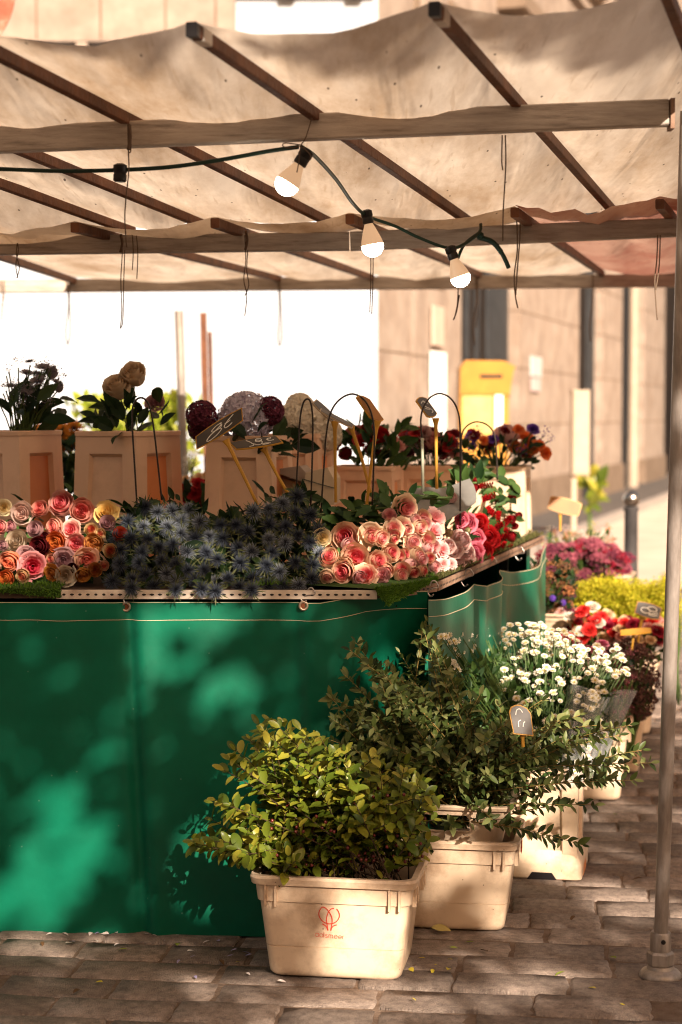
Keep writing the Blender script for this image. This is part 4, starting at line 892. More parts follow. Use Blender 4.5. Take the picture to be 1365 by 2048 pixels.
def bucket(label, c, rot, wt, dt, h, flare=1.1, mat='peach', side='orange', foot=False, front=None):
    X, Y_ = V((math.cos(rot), math.sin(rot), 0)), V((-math.sin(rot), math.cos(rot), 0)); c = V(c)
    t = thing('flower_bucket', label, 'bucket', c)
    def q(x, y, z): return c + X * x + Y_ * y + V((0, 0, z))
    hx, hy = wt / 2, dt / 2
    cor = lambda z, ins=0: [q(sx * ((hx - ins) * (flare + (1 - flare) * z / h)), sy * ((hy - ins) * (flare + (1 - flare) * z / h)), z) for sx, sy in ((-1, -1), (1, -1), (1, 1), (-1, 1))]
    B, T = cor(0), cor(h); b = MB(); mids = []
    for i in range(4):
        b0, b1_, t0, t1 = B[i], B[(i + 1) % 4], T[i], T[(i + 1) % 4]; n = (b1_ - b0).cross(t0 - b0).normalized()
        P_ = lambda u, v: b0.lerp(b1_, u).lerp(t0.lerp(t1, u), v)
        ua, ub, va, vb = .2, .8, .07 if foot else .0, .84
        fr_ = [P_(ua, va), P_(ub, va), P_(ub - .03, vb), P_(ua + .03, vb)]; rec = [p - n * .013 for p in fr_]; rec = [rec[0].lerp(rec[1], .05), rec[1].lerp(rec[0], .05), rec[2].lerp(rec[3], .06) - V((0, 0, .01)), rec[3].lerp(rec[2], .06) - V((0, 0, .01))]
        b.add([b0, b1_, t1, t0] + fr_ + rec, [(0, 4, 7, 3), (1, 2, 6, 5), (3, 7, 6, 2), (0, 1, 5, 4), (4, 8, 11, 7), (5, 6, 10, 9), (7, 11, 10, 6), (4, 5, 9, 8)])
        mids.append(MB().add([p + n * .0004 for p in rec] + [p - n * .002 for p in rec], [(0, 1, 2, 3), (7, 6, 5, 4), (0, 4, 5, 1), (1, 5, 6, 2), (2, 6, 7, 3), (3, 7, 4, 0)]))
    inner = cor(h - .002, .008); low = cor(.06, .03)
    b.add(inner + low, [(i, i + 4, (i + 1) % 4 + 4, (i + 1) % 4) for i in range(4)] + [(4, 5, 6, 7)])
    body = b.build('body', MT[mat], t)
    for i, m in enumerate(mids): m.build('panel', MT[front or mat] if i % 2 == 0 else MT[side], t)
    def RL(z, ins): return [q(x, y, z) for x, y in rrect(hx - ins, hy - ins, .012, 3)]
    MB().loft([RL(h - .012, .003), RL(h - .012, -.005), RL(h, -.006), RL(h + .002, -.003), RL(h + .002, .007), RL(h - .012, .008)], cap0=False).build('rim', MT[mat], t, smooth=40)
    if foot:
        k = flare
        def FL(z, g): return [q(x, y, z) for x, y in rrect(hx * k + g, hy * k + g, .018, 3)]
        base = MB().loft([FL(0, .012), FL(.004, .016), FL(.045, .016), FL(.05, .013), FL(.085, -.004)], cap0=True, cap1=False).build('foot', MT[mat], t, smooth=40)
        MB().loft([[q(x, -(hy * k + .0165), z) for x, z in ((-.045, .0), (.045, .0), (.03, .022), (-.03, .022))], [q(x, -(hy * k + .010), z) for x, z in ((-.045, .0), (.045, .0), (.03, .022), (-.03, .022))]], cap1=True).build('foot_notch', MT['black'], base)
        MB().loft([[q(hx * k + .0165, y, z) for y, z in ((-.06, .0), (.06, .0), (.04, .03), (-.04, .03))], [q(hx * k + .010, y, z) for y, z in ((-.06, .0), (.06, .0), (.04, .03), (-.04, .03))]], cap1=True).build('foot_notch', MT['orange'], base)
    return t, q
RB = R(-17)
def bk(px, py, d, z0=TZ): p = W(px, py, d); return V((p.x, d, z0)), p.z - z0
for lab, px, py, d, wt, dt, rot in (("tan flower bucket at the left picture edge, under the blue-grey agapanthus", 10, 862, 5.45, .24, .28, RB), ('tan flower bucket holding the two cream roses', 258, 863, 5.45, .20, .30, R(-20)),
        ('tan flower bucket under the lilac hydrangea, behind the chalk signs', 500, 872, 5.5, .2, .26, R(-12)), ('tan flower bucket with the cream hydrangea', 600, 868, 5.95, .18, .22, R(-14)),
        ('tan flower bucket of red and pink roses behind the tallest wire hoop', 735, 932, 6.1, .21, .22, R(-12)), ('tan flower bucket of dark red and pink flowers, second from the facade end', 862, 931, 6.35, .21, .24, R(-14)),
        ('pale flower bucket of purple and orange flowers at the back corner of the table', 996, 932, 6.75, .225, .26, R(-11))):
    c, h = bk(px, py, d); bucket(lab, c, rot, wt, dt, h, 1.1 if h > .35 else 1.06, 'peach' if px < 950 else 'cream')
# ---- crates on the ground, front to back
CR = R(-9)
k1 = G(668, 1959); t1, q1, _ = crate('front cream crate printed with a red tulip emblem, full of berry branches', k1, CR)
def printline(pts, w, parent, name, conv):                      # flat ink line on the crate front
    path = smooth_path([conv(*p) for p in pts], 4); mb = MB()
    nrm = (conv(1, 0) - conv(0, 0)).cross(conv(0, 1) - conv(0, 0)).normalized(); vs = []
    for i, p in enumerate(path):
        d_ = (path[min(i + 1, len(path) - 1)] - path[max(i - 1, 0)]).normalized(); s_ = d_.cross(nrm) * w / 2; vs += [p - s_, p + s_]
    mb.add(vs + [v_ - nrm * .0004 for v_ in vs], [(2 * i, 2 * i + 1, 2 * i + 3, 2 * i + 2) for i in range(len(path) - 1)] + [(len(vs) + 2 * i, 2 * i + len(vs) + 2, 2 * i + 3 + len(vs), 2 * i + 1 + len(vs)) for i in range(len(path) - 1)])
    return mb
W1, D1_, H1 = .386, .29, .258
def crate_front(x, z): k = .845 + .155 * z / H1; return q1(x, -(D1_ / 2 * k) - .0012, z)
u_ = lambda zx, zy: crate_front(((580 + zx * .1465) - 672) * mpp(4.33), .258 - ((1770 + zy * .1465) - 1752) * mpp(4.30) * 1.0 - .006)
em = MB()
def ink(mb, pts, w=.0024): m2 = printline(pts, w, None, '', u_); mb.add(m2.v, m2.f)
ink(em, [(468, 285), (440, 330), (433, 385), (455, 440), (500, 485), (575, 508), (650, 488), (700, 440), (720, 385), (708, 325), (680, 288)])
ink(em, [(468, 285), (490, 270), (530, 285), (575, 335), (605, 390), (618, 450), (612, 510), (595, 605)])
ink(em, [(645, 282), (610, 290), (575, 325), (548, 390), (538, 450), (545, 510), (558, 605)])
ink(em, [(478, 512), (515, 532), (540, 560), (556, 604)]); ink(em, [(680, 518), (640, 532), (612, 560), (598, 604)])
em.build('emblem', MT['redprint'], t1)
lt = MB()
def circ(cx_, cy_, r, a0=0, a1=360, n=12): return [(cx_ + r * math.cos(R(a0 + (a1 - a0) * i / n)), cy_ - r * math.sin(R(a0 + (a1 - a0) * i / n))) for i in range(n + 1)]
for x, y in ((402, 675), (462, 679)):
    ink(lt, circ(x, y, 24), .0016); ink(lt, [(x + 25, y - 26), (x + 25, y + 26)], .0016)
ink(lt, [(500, 632), (500, 706)], .0016)
ink(lt, [(550, 664), (536, 658), (524, 666), (528, 680), (545, 688), (548, 702), (534, 710), (520, 702)], .0016)
ink(lt, [(568, 660), (568, 710)], .0016); ink(lt, circ(582, 676, 14, 180, 0, 6) + [(596, 712)], .0016); ink(lt, circ(608, 678, 13, 180, 0, 6) + [(621, 714)], .0016)
for x, y in ((664, 690), (724, 694)): ink(lt, [(x - 22, y)] + [(x + 22, y)] + circ(x, y, 23, 20, 315, 10), .0016)
ink(lt, [(760, 672), (758, 718)], .0016); ink(lt, [(760, 688), (766, 676), (776, 672)], .0016)
lt.build('lettering', surf('worn red print', (.5, .10, .06), (.62, .25, .16), scale=400, rough=.6), t1)
k2 = G(1007, 1866); X2 = V((math.cos(CR), math.sin(CR), 0)); t2, q2, _ = crate('cream crate behind the front one, with a second tray set into it', k2 - X2 * .163, CR, h=.25)
mk = MB()
for dx, dz, a_ in ((0, .0, 20), (.012, .004, -15), (.026, -.002, 10), (.018, .014, 40)):
    mk.box(q2(.2085, -.11 + dx, .222 + dz), (.0006, .007, .006), Matrix.Rotation(R(a_), 3, 'X'))
mk.build('red_mark', MT['redprint'], t2)
t2b, q2b, _ = crate('upper cream tray with a hand slot, nested in the second crate, holding eucalyptus', k2 - X2 * .168 + V((0, .02, 0)), CR, w=.372, dp=.27, h=.135, z0=.205, slot=True, name='plant_tray', ribs=False)
c3 = G(1098, 1748); b3t, q3 = bucket('tall footed cream bucket on the cobbles holding white chrysanthemums', V((c3.x + .0, 5.39, 0)), R(-12), .21, .25, .33, .96, 'cream', 'orange', foot=True)
for lab, px, py, wd, h in (('cream crate behind the footed bucket, third along the cobbles', 1150, 1716, .36, .30), ('cream crate under the pink wrapped flowers, fourth along the cobbles', 1240, 1603, .38, .30), ('cream crate under the brown sedum, fifth along the cobbles', 1277, 1547, .38, .32), ('farthest cream crate in the row, seen just left of the pole', 1300, 1470, .38, .33)):
    f_ = G(px, py); crate(lab, f_ - X2 * wd * .42, CR, w=wd, h=h)
# raised crates behind
for lab, px, py, d, w, h, hs in (('ribbed cream crate holding the dried mixed flowers, raised beside the tarpaulin', 1086, 1226, 7.0, .20, .12, .45), ('cream crate of purple heather, raised at the back', 1185, 1150, 8.3, .34, .13, .45)):
    p = W(px, py, d); crate(lab, V((p.x, d, 0)), R(-14), w=w, dp=.26, h=h, z0=p.z - h, ribs=False)
    crate('upturned cream crate carrying the ' + ('dried mixed flowers' if px < 1100 else 'purple heather'), V((p.x, d + .01, 0)), R(-14), w=w, dp=.26, h=p.z - h - .002)
# cardboard boxes behind the signs
bx = thing('cardboard_box', 'pale cardboard box with a green cord behind the wire hoops', 'box', W(640, 1000, 5.45))
mb = MB(); a = [(612, 945), (655, 935), (668, 958), (668, 1010), (602, 1010)]; mb.poly([W(x, y, 5.4) for x, y in a], (.02, .16, 0)); mb.build('carton', MT['card'], bx)
MB().tube([W(606, 958, 5.395), W(640, 968, 5.395), W(669, 976, 5.395)], .0014, 5).build('cord', MT['cable'], bx)
bx = thing('cardboard_box', 'flat grey carton lid behind the 12 euro sign', 'box', W(590, 980, 5.55))
MB().poly([W(x, y, 5.5) for x, y in ((555, 938), (600, 932), (616, 950), (612, 966), (560, 948))], (.02, .12, 0)).build('lid', surf('grey carton', (.30, .24, .19), (.36, .29, .23), rough=.8), bx)
MB().poly([W(x, y, 5.53) for x, y in ((545, 952), (612, 968), (598, 1015), (535, 1015))], (.02, .1, 0)).build('carton', MT['card'], bx)

# ------------------------------------------------------------------ chalk signs
def sign(label, c, d, Rr, Uu, ry=0.0, uy=0.0, text=(), stake=None, face='slate', frame='mustard', kind='barrel', sw=.0013, sd=0.0, round_top=False):
    cc_ = W(*c, d); k = mpp(d); RV = V((Rr[0] * k, ry, -Rr[1] * k)); UV = V((Uu[0] * k, uy, -Uu[1] * k)); n = RV.cross(UV).normalized(); n = -n if n.y > 0 else n
    t = thing('price_sign', label, 'sign', W(*(stake[-1] if stake else c), d))
    out = [(-1, -.78), (-.5, -.95), (0, -1), (.5, -.95), (1, -.78), (1.0, .78), (.5, .95), (0, 1), (-.5, .95), (-1, .78)]
    if kind == 'hex': out = [(-.84, -1), (.84, -1), (1, 0), (.84, 1), (-.84, 1), (-1, 0)]
    if kind == 'tomb': out = [(-.9, -1), (.9, -1), (1, .5), (.7, .85), (.2, 1), (-.3, 1), (-.75, .82), (-1, .45)]
    P_ = lambda u, v, o=0: cc_ + RV * u + UV * v + n * o
    MB().poly([P_(u, v) for u, v in out], n * -.004).build('frame', MT[frame], t)
    il = .0030 / max(RV.length, .004); iu = min(.5, .0030 / max(UV.length, .004))
    MB().poly([P_(u * (1 - il), v * (1 - iu), .0012) for u, v in out], n * -.001).build('face', MT[face], t)
    if text:
        mb = MB()
        for s_ in text: mb.tube(smooth_path([P_(u, v, .0014) for u, v in s_], 4), sw, 4)
        mb.build('lettering', MT['chalk'], t)
    if stake:
        pts = [W(x, y, d + sd * i + .004) for i, (x, y) in enumerate(stake)]; dv = (pts[-1] - pts[0]).normalized(); pts[-1] = pts[-1] + dv * .0
        sv = dv.cross(V((0, 1, 0))).normalized(); mb = MB(); L = []
        full = [pts[0], pts[0].lerp(pts[1], .22)] + pts[1:]
        for i, p in enumerate(full):
            w = .0115 if i == 0 else (.0058 if i == 1 else .0044); L.append([p - sv * w, p - sv * w * .5 + V((0, -.003, 0)), p + sv * w * .5 + V((0, -.003, 0)), p + sv * w, p + sv * w + V((0, .003, 0)), p - sv * w + V((0, .003, 0))])
        mb.loft(L, cap0=True, cap1=True).build('stake', MT['mustard'], t)
    return t
E8 = [[(.12, .52), (-.12, .5), (-.32, .22), (-.22, .0), (.04, .02), (.12, .3), (.02, .52)], [(-.22, .02), (-.02, .0), (.1, -.2), (-.1, -.55), (-.42, -.72), (-.55, -.55), (-.4, -.2), (-.1, .08), (.1, .3)], [(.62, .62), (.38, .3), (.22, -.1), (.24, -.35), (.38, -.4), (.55, -.25)], [(.24, .12), (.36, .12), (.48, .2)]]
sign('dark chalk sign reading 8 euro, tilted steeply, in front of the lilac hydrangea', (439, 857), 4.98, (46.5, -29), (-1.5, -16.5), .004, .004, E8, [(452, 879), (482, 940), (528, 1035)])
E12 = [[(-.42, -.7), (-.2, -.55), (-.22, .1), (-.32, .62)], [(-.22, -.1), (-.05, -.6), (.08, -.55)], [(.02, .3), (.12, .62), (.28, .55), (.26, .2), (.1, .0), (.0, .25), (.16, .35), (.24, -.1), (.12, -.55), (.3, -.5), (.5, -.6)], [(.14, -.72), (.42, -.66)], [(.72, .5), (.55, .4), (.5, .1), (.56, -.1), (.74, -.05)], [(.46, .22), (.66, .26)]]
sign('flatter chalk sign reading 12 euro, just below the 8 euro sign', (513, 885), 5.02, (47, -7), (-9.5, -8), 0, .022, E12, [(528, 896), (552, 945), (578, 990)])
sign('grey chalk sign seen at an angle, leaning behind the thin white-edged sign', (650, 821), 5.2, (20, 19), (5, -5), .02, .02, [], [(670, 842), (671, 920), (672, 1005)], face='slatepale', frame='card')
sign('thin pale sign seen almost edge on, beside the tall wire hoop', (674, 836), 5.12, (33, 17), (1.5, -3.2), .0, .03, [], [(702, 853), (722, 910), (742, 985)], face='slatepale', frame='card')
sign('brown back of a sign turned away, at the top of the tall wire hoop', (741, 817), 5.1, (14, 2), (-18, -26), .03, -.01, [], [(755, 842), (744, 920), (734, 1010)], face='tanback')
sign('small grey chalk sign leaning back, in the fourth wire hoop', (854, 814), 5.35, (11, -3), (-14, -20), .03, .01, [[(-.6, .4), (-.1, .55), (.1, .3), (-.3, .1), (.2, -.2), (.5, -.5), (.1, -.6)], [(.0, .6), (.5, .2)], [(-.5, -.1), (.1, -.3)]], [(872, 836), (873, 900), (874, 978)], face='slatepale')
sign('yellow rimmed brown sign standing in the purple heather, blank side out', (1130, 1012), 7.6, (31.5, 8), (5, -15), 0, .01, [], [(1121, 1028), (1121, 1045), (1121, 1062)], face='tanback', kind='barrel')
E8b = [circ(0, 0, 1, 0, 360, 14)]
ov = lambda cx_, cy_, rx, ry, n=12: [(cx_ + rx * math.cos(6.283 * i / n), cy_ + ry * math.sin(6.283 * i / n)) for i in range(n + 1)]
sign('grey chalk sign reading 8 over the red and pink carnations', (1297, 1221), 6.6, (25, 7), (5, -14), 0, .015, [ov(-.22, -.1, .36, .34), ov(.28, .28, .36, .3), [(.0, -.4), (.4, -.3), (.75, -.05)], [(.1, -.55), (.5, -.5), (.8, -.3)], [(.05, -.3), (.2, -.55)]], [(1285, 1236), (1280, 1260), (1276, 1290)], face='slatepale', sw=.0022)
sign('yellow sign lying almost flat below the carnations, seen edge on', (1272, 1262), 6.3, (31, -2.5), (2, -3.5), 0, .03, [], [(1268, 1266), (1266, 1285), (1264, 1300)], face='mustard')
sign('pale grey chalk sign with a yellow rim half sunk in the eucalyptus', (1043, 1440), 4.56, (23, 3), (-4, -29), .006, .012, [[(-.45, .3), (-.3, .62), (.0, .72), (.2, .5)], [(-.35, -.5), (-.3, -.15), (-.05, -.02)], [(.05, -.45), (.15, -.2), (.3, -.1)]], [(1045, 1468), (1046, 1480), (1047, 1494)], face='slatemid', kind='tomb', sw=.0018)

# ------------------------------------------------------------------ wire hoops
def hoop(label, pts, d, mat='wire', r=.0026, sleeve=None):
    t = thing('wire_hoop', label, 'hoop', W(*pts[0], d)); MB().tube(smooth_path([W(x, y, d) for x, y in pts], 5), r, 8).build('wire', MT[mat], t, smooth='all')
    if sleeve: MB().tube([W(x, y, d - .001) for x, y in sleeve], r * 1.7, 8).build('sleeve', MT['palewire'], t, smooth='all')
hoop('dark wire hoop in front of the cream rose bucket', [(276, 1035), (269, 920), (265, 850), (266, 815), (275, 798), (288, 797), (299, 812), (307, 850), (316, 925), (324, 1000)], 5.0)
hoop('narrow dark wire hoop beside the cream hydrangea', [(592, 1000), (597, 900), (601, 835), (607, 806), (615, 798), (622, 806), (626, 840), (625, 920), (622, 1010)], 5.05)
hoop('tallest dark wire hoop, with the brown sign at its top', [(642, 1030), (648, 940), (653, 870), (662, 825), (680, 799), (705, 788), (728, 799), (743, 826), (749, 865), (748, 930), (745, 1010)], 5.08)
hoop('dark wire hoop with a pale sleeved leg above the white peonies', [(845, 880), (842, 845), (846, 818), (860, 796), (880, 787), (902, 797), (916, 822), (921, 861), (921, 960), (921, 1050)], 5.3, sleeve=[(845, 876), (846, 940), (847, 1000)])
hoop('low dark wire hoop before the purple and orange flowers', [(926, 935), (923, 885), (929, 858), (950, 844), (975, 850), (990, 873), (994, 920), (995, 960)], 5.9)
# ------------------------------------------------------------------ cut flowers on the table
def dedge(px):                          # distance of the table edge under a picture column
    a, b = (TL[0], TL[1]) if px < 757 else ((TL[1], TL[2]) if px < 868 else (TL[2], TL[3]))
    k = (px - 682.5) / F; dx, dy = b.x - a.x, b.y - a.y
    s = (k * a.y - a.x) / (dx - k * dy); return a.y + dy * s
def bunch(name, label, cat, heads, meshes_default, mats, facing, dd=.0011, back=.05, stems=True, leafm='grnleaf', nleaf=60, partname=None, spread=.32, group=None, size=1.07, lfm=None):
    """heads: (px, py, radius px, material key[, meshes])"""
    c = W(heads[0][0], 1160, dedge(heads[0][0]) + .1); c.z = TZ
    t = thing(name, label, cat, c, group); sm = MB(); leaves = []
    for hd in heads:
        px, py, r_, mk_ = hd[:4]; ms = hd[4] if len(hd) > 4 else meshes_default
        ground = G(px, 2000, TZ); de = dedge(px); ey = 830 + F * (EYE - TZ) / de
        d = de + back + max(0, ey - py) * dd if py < 1177 else de - .035; p = W(px, py, d); s = r_ * mpp(d)
        dr = (V(facing(px, py)) + rv(spread)).normalized()
        inst(partname or 'rose', ms[rnd.randrange(len(ms))], aim(p + dr * s * -.25, dr, s * size), t, mats[mk_])
        if stems:
            bd = V((-dr.x * .5, abs(dr.y) + .3, -.05)).normalized(); e_ = p + bd * .38; e_.z = max(TZ + .015, p.z - U(.02, .06))
            sm.tube(bez(p - dr * s * .5, p + bd * .15, e_, 5), .0028, 5)
            for _ in range(max(1, nleaf // len(heads))):
                q = p + bd * U(.04, .25) + rv(.03); q.z = max(TZ + .01, q.z); leaves.append(((lfm or LF_ROSE)[rnd.randrange(2)], leaf_mat4(q, rv(1) + V((0, -.3, .2)), rv(1) + V((0, -.5, .8)), U(.035, .06))))
    if cat == 'sea holly':
        for _ in range(900):
            px = U(218, 648); py = U(ty(px) + 12, 1172); q = W(px, py, dedge(px) + back + max(0, 1178 - py) * dd + U(.05, .14)); leaves.append((LF_EUC[2], leaf_mat4(q, rv(1) + V((0, -.4, .2)), rv(1), U(.04, .075))))
    if stems: sm.build('stems', MT['stem'], t, kind='stuff')
    if leaves: joined('leaves', leaves, MT[leafm], t)
    return t
RM = {k: bloom('rose ' + k, a, b, hi=.68, lo=.36) for k, (a, b) in {
    'cream': ((.66, .48, .20), (.72, .58, .34)), 'blush': ((.70, .48, .40), (.74, .56, .47)), 'salmon': ((.66, .15, .13), (.70, .33, .24)), 'pink': ((.68, .14, .16), (.74, .42, .34)), 'butter': ((.66, .40, .10), (.72, .50, .18)),
    'mauvepink': ((.52, .20, .23), (.55, .29, .28)), 'mauve': ((.34, .16, .17), (.44, .25, .24)), 'peach': ((.62, .14, .10), (.68, .38, .24)), 'cy': ((.60, .12, .06), (.68, .50, .24)), 'redorange': ((.55, .05, .02), (.62, .09, .03)),
    'ivory': ((.50, .38, .27), (.64, .52, .38)), 'dark': ((.06, .004, .006), (.12, .008, .01)), 'orange': ((.56, .16, .03), (.66, .16, .04)), 'amber': ((.50, .17, .04), (.58, .26, .07)), 'coral': ((.62, .13, .06), (.68, .24, .13)),
    'rosepink': ((.50, .03, .06), (.66, .26, .25)), 'brown': ((.34, .10, .02), (.46, .18, .03)), 'two': ((.70, .12, .14), (.80, .55, .36)), 'twopale': ((.74, .26, .25), (.82, .62, .42)), 'ruf': ((.74, .30, .30), (.78, .50, .46))}.items()}
zx = lambda L: [(a * .1905, 960 + b * .1905, r_ * .1905, m, *o) for a, b, r_, m, *o in L]
OP = ROSEOPEN
mixed = zx([(40, 290, 80, 'cream', OP), (225, 345, 125, 'blush'), (415, 295, 100, 'salmon'), (640, 235, 155, 'pink'), (860, 315, 130, 'salmon'), (1110, 325, 122, 'butter', OP), (5, 490, 85, 'pink'), (105, 490, 70, 'mauvepink'), (360, 515, 98, 'mauve'), (555, 490, 98, 'salmon'),
    (740, 515, 105, 'pink', OP), (960, 515, 75, 'cy'), (1130, 445, 98, 'mauve'), (1265, 560, 88, 'redorange'), (165, 635, 125, 'ivory'), (400, 700, 115, 'dark'), (580, 650, 108, 'orange'), (800, 665, 118, 'pink'), (985, 665, 108, 'amber'), (1160, 745, 85, 'cy'),
    (25, 690, 60, 'mauve'), (95, 862, 108, 'coral'), (270, 800, 95, 'mauve', OP), (350, 905, 140, 'rosepink', OP), (665, 840, 112, 'mauve', OP), (915, 838, 118, 'peach', OP), (1000, 945, 88, 'amber'), (50, 1035, 95, 'orange'), (235, 1015, 82, 'cy'), (530, 990, 90, 'brown', OP),
    (680, 1010, 110, 'ivory', OP), (875, 1005, 92, 'brown'), (535, 830, 60, 'peach'), (1095, 900, 55, 'peach'), (760, 920, 60, 'dark'), (470, 590, 50, 'dark'), (1060, 560, 55, 'cy')])
bunch('rose_bunch', 'big mixed bunch of pink, ivory, mauve and orange roses on the left turf', 'roses', mixed, ROSE, RM, lambda x, y: (-.05 + (x - 110) * .002, -1, .12 + (1080 - y) * .0035), nleaf=110)
z4 = lambda L: [(640 + a * .337, 940 + b * .337, r_ * .337, m, *o) for a, b, r_, m, *o in L]
tworoses = z4([(150, 395, 92, 'two'), (55, 515, 70, 'two'), (215, 515, 88, 'two'), (135, 605, 80, 'two'), (275, 620, 76, 'two', OP), (350, 540, 72, 'two'), (370, 405, 62, 'twopale'), (310, 390, 70, 'twopale', OP), (430, 490, 62, 'two'), (446, 412, 34, 'two'), (510, 498, 42, 'two'), (490, 590, 58, 'two'), (395, 600, 54, 'two'), (590, 510, 58, 'twopale'),
    (560, 610, 44, 'two'), (620, 598, 42, 'two'), (520, 345, 74, 'twopale', OP), (520, 228, 80, 'twopale', OP), (620, 280, 56, 'twopale'), (690, 355, 60, 'ruf', CARN), (690, 285, 62, 'ruf', CARN), (640, 410, 52, 'twopale'), (560, 430, 56, 'twopale', OP), (680, 455, 44, 'ruf'), (655, 520, 38, 'two'), (690, 575, 40, 'ruf'), (20, 400, 50, 'cream', OP), (600, 345, 60, 'twopale'), (735, 480, 46, 'ruf', CARN), (440, 345, 60, 'twopale', OP)])
for px, py in ((655, 1155), (700, 1090), (690, 1130), (745, 1075), (770, 1120), (800, 1110), (815, 1060), (830, 1085), (845, 1120), (790, 1070), (850, 1050), (860, 1095), (720, 1155), (765, 1150), (805, 1150), (825, 1130), (780, 1030), (835, 1040), (660, 1110)): tworoses.append((px, py, U(13, 18), rnd.choice(['two', 'twopale', 'ruf'])))
bunch('rose_bunch', 'bunch of cream and pink two-tone roses in front of the bright turf corner', 'roses', tworoses, ROSE, RM, lambda x, y: (-.15 + (x - 660) * .0040, -1, .05 + (1120 - y) * .0026), nleaf=70, dd=.0012, spread=.45)
PM = {k: bloom('peony ' + k, a, b) for k, (a, b) in {'blush': ((.74, .44, .42), (.78, .60, .55)), 'hot': ((.66, .12, .20), (.72, .24, .30)), 'red': ((.56, .015, .02), (.66, .03, .035)), 'bud': ((.55, .42, .22), (.60, .34, .22)), 'dark': ((.22, .006, .01), (.30, .012, .015)), 'celosia': ((.26, .003, .006), (.46, .008, .012)), 'green': ((.45, .42, .2), (.5, .45, .22))}.items()}
fr_ = lambda x, y: (.25, -1, .25)
bunch('peony_bunch', 'blush white peonies at the corner of the table', 'peonies', z4([(850, 415, 68, 'blush'), (870, 490, 66, 'blush'), (825, 545, 42, 'blush'), (800, 470, 52, 'blush'), (765, 445, 46, 'blush'), (730, 560, 40, 'blush', CARN), (775, 560, 36, 'blush', CARN), (770, 370, 38, 'bud', [BUD]), (897, 560, 26, 'bud', [BUD]), (785, 165, 52, 'blush', [BUD])]), PEONY, PM, fr_, nleaf=24, partname='peony', dd=.001)
bunch('peony_bunch', 'hot pink peonies between the white and the red ones', 'peonies', z4([(880, 312, 62, 'hot'), (930, 400, 52, 'hot'), (925, 480, 48, 'hot'), (925, 530, 40, 'hot'), (845, 295, 40, 'hot'), (878, 358, 32, 'green', [BUD]), (952, 540, 24, 'green', [BUD])]), PEONY, PM, fr_, nleaf=30, partname='peony', dd=.001)
bunch('peony_bunch', 'bright red peonies beside the hot pink ones', 'peonies', z4([(950, 305, 48, 'red'), (1000, 390, 62, 'red'), (975, 480, 58, 'red'), (1032, 420, 44, 'red'), (1028, 490, 38, 'red'), (985, 530, 34, 'red'), (960, 350, 40, 'red'), (992, 338, 22, 'green', [BUD])]), PEONY, PM, fr_, nleaf=24, partname='peony', dd=.001)
t = bunch('celosia_bunch', 'velvety dark red celosia crests at the right end of the table', 'celosia', z4([(1050, 335, 42, 'celosia'), (1080, 395, 44, 'celosia'), (1065, 460, 42, 'celosia'), (1105, 300, 40, 'celosia'), (1110, 440, 36, 'celosia'), (985, 90, 44, 'celosia'), (1000, 160, 46, 'celosia'), (1010, 240, 44, 'celosia'), (1095, 350, 34, 'celosia'), (1060, 270, 36, 'celosia')]), COMB, PM, lambda x, y: (-.5, -1, .5), nleaf=14, partname='celosia_crest', spread=.3, dd=.0009, size=1.05)
bunch('tulip_bunch', 'dark red tulip-like buds behind the celosia, by the pale bucket', 'tulips', z4([(920, 105, 46, 'dark'), (930, 60, 30, 'dark'), (1068, 195, 42, 'dark'), (1140, 165, 42, 'dark'), (1140, 290, 42, 'dark'), (1182, 272, 36, 'dark'), (1140, 390, 46, 'dark'), (1160, 330, 34, 'dark'), (1150, 440, 32, 'dark'), (905, 180, 36, 'dark')]), [BUD], PM, lambda x, y: (.3, -1, .5), nleaf=70, partname='tulip', leafm='grnleaf', dd=.0012)
# sea holly
TM = {}
for k_, hi_ in (('a', (.11, .13, .165)), ('b', (.32, .36, .42))):
    m_ = bloom('sea holly ' + k_, (.012, .015, .026), (.10, .11, .04), .6, .0, .3); rp_ = [n_ for n_ in m_.node_tree.nodes if n_.type == 'VALTORGB'][0]
    rp_.color_ramp.elements[0].position = .05; e_ = rp_.color_ramp.elements.new(.55); e_.color = rgb(hi_); e_ = rp_.color_ramp.elements.new(.78); e_.color = (.035, .045, .025, 1); TM[k_] = m_
topy = [(212, 1125), (235, 1040), (260, 1015), (320, 995), (380, 1010), (440, 1035), (500, 1015), (550, 1005), (575, 985), (600, 965), (622, 1000), (640, 1050), (648, 1110)]
def ty(x):
    for (a, b), (c_, d_) in zip(topy, topy[1:]):
        if a <= x <= c_: return b + (d_ - b) * (x - a) / (c_ - a)
    return 1200
th = []
for px, py in ((345, 1020), (315, 1022), (337, 1052), (398, 1045), (297, 1078), (390, 1075), (495, 1062), (540, 1048), (255, 1040), (597, 990), (594, 1025), (620, 1085), (560, 1145), (505, 1160), (590, 1125), (430, 1168), (350, 1130), (412, 1105), (236, 1130), (265, 1160), (410, 1140), (545, 1105)): th.append((px, py))
tries = 0
while len(th) < 92 and tries < 6000:
    tries += 1; px = U(215, 645); py = U(985, 1175)
    if py < ty(px) + 8: continue
    if min((px - a) ** 2 + (py - b) ** 2 for a, b in th) > 26 ** 2: th.append((px, py))
th += [(262, 1178), (352, 1179), (405, 1180), (432, 1184), (505, 1179)]
heads = [(px, py, U(18, 22), 'b' if (py < 1075 and 290 < px < 420 or rnd.random() < .2) else 'a') for px, py in th]  # sunlight put into the colour: lighter copy at upper left, plus random heads
bunch('sea_holly_bunch', 'spiky blue-black sea holly heaped between the two rose bunches', 'sea holly', heads, THIS, TM, lambda x, y: ((x - 430) * .002, -1, .15 + (1120 - y) * .004), nleaf=420, leafm='darkleaf', partname='sea_holly_head', spread=.45, dd=.0012, size=1.16, lfm=[LF_EUC[2], LF_EUC[0]])
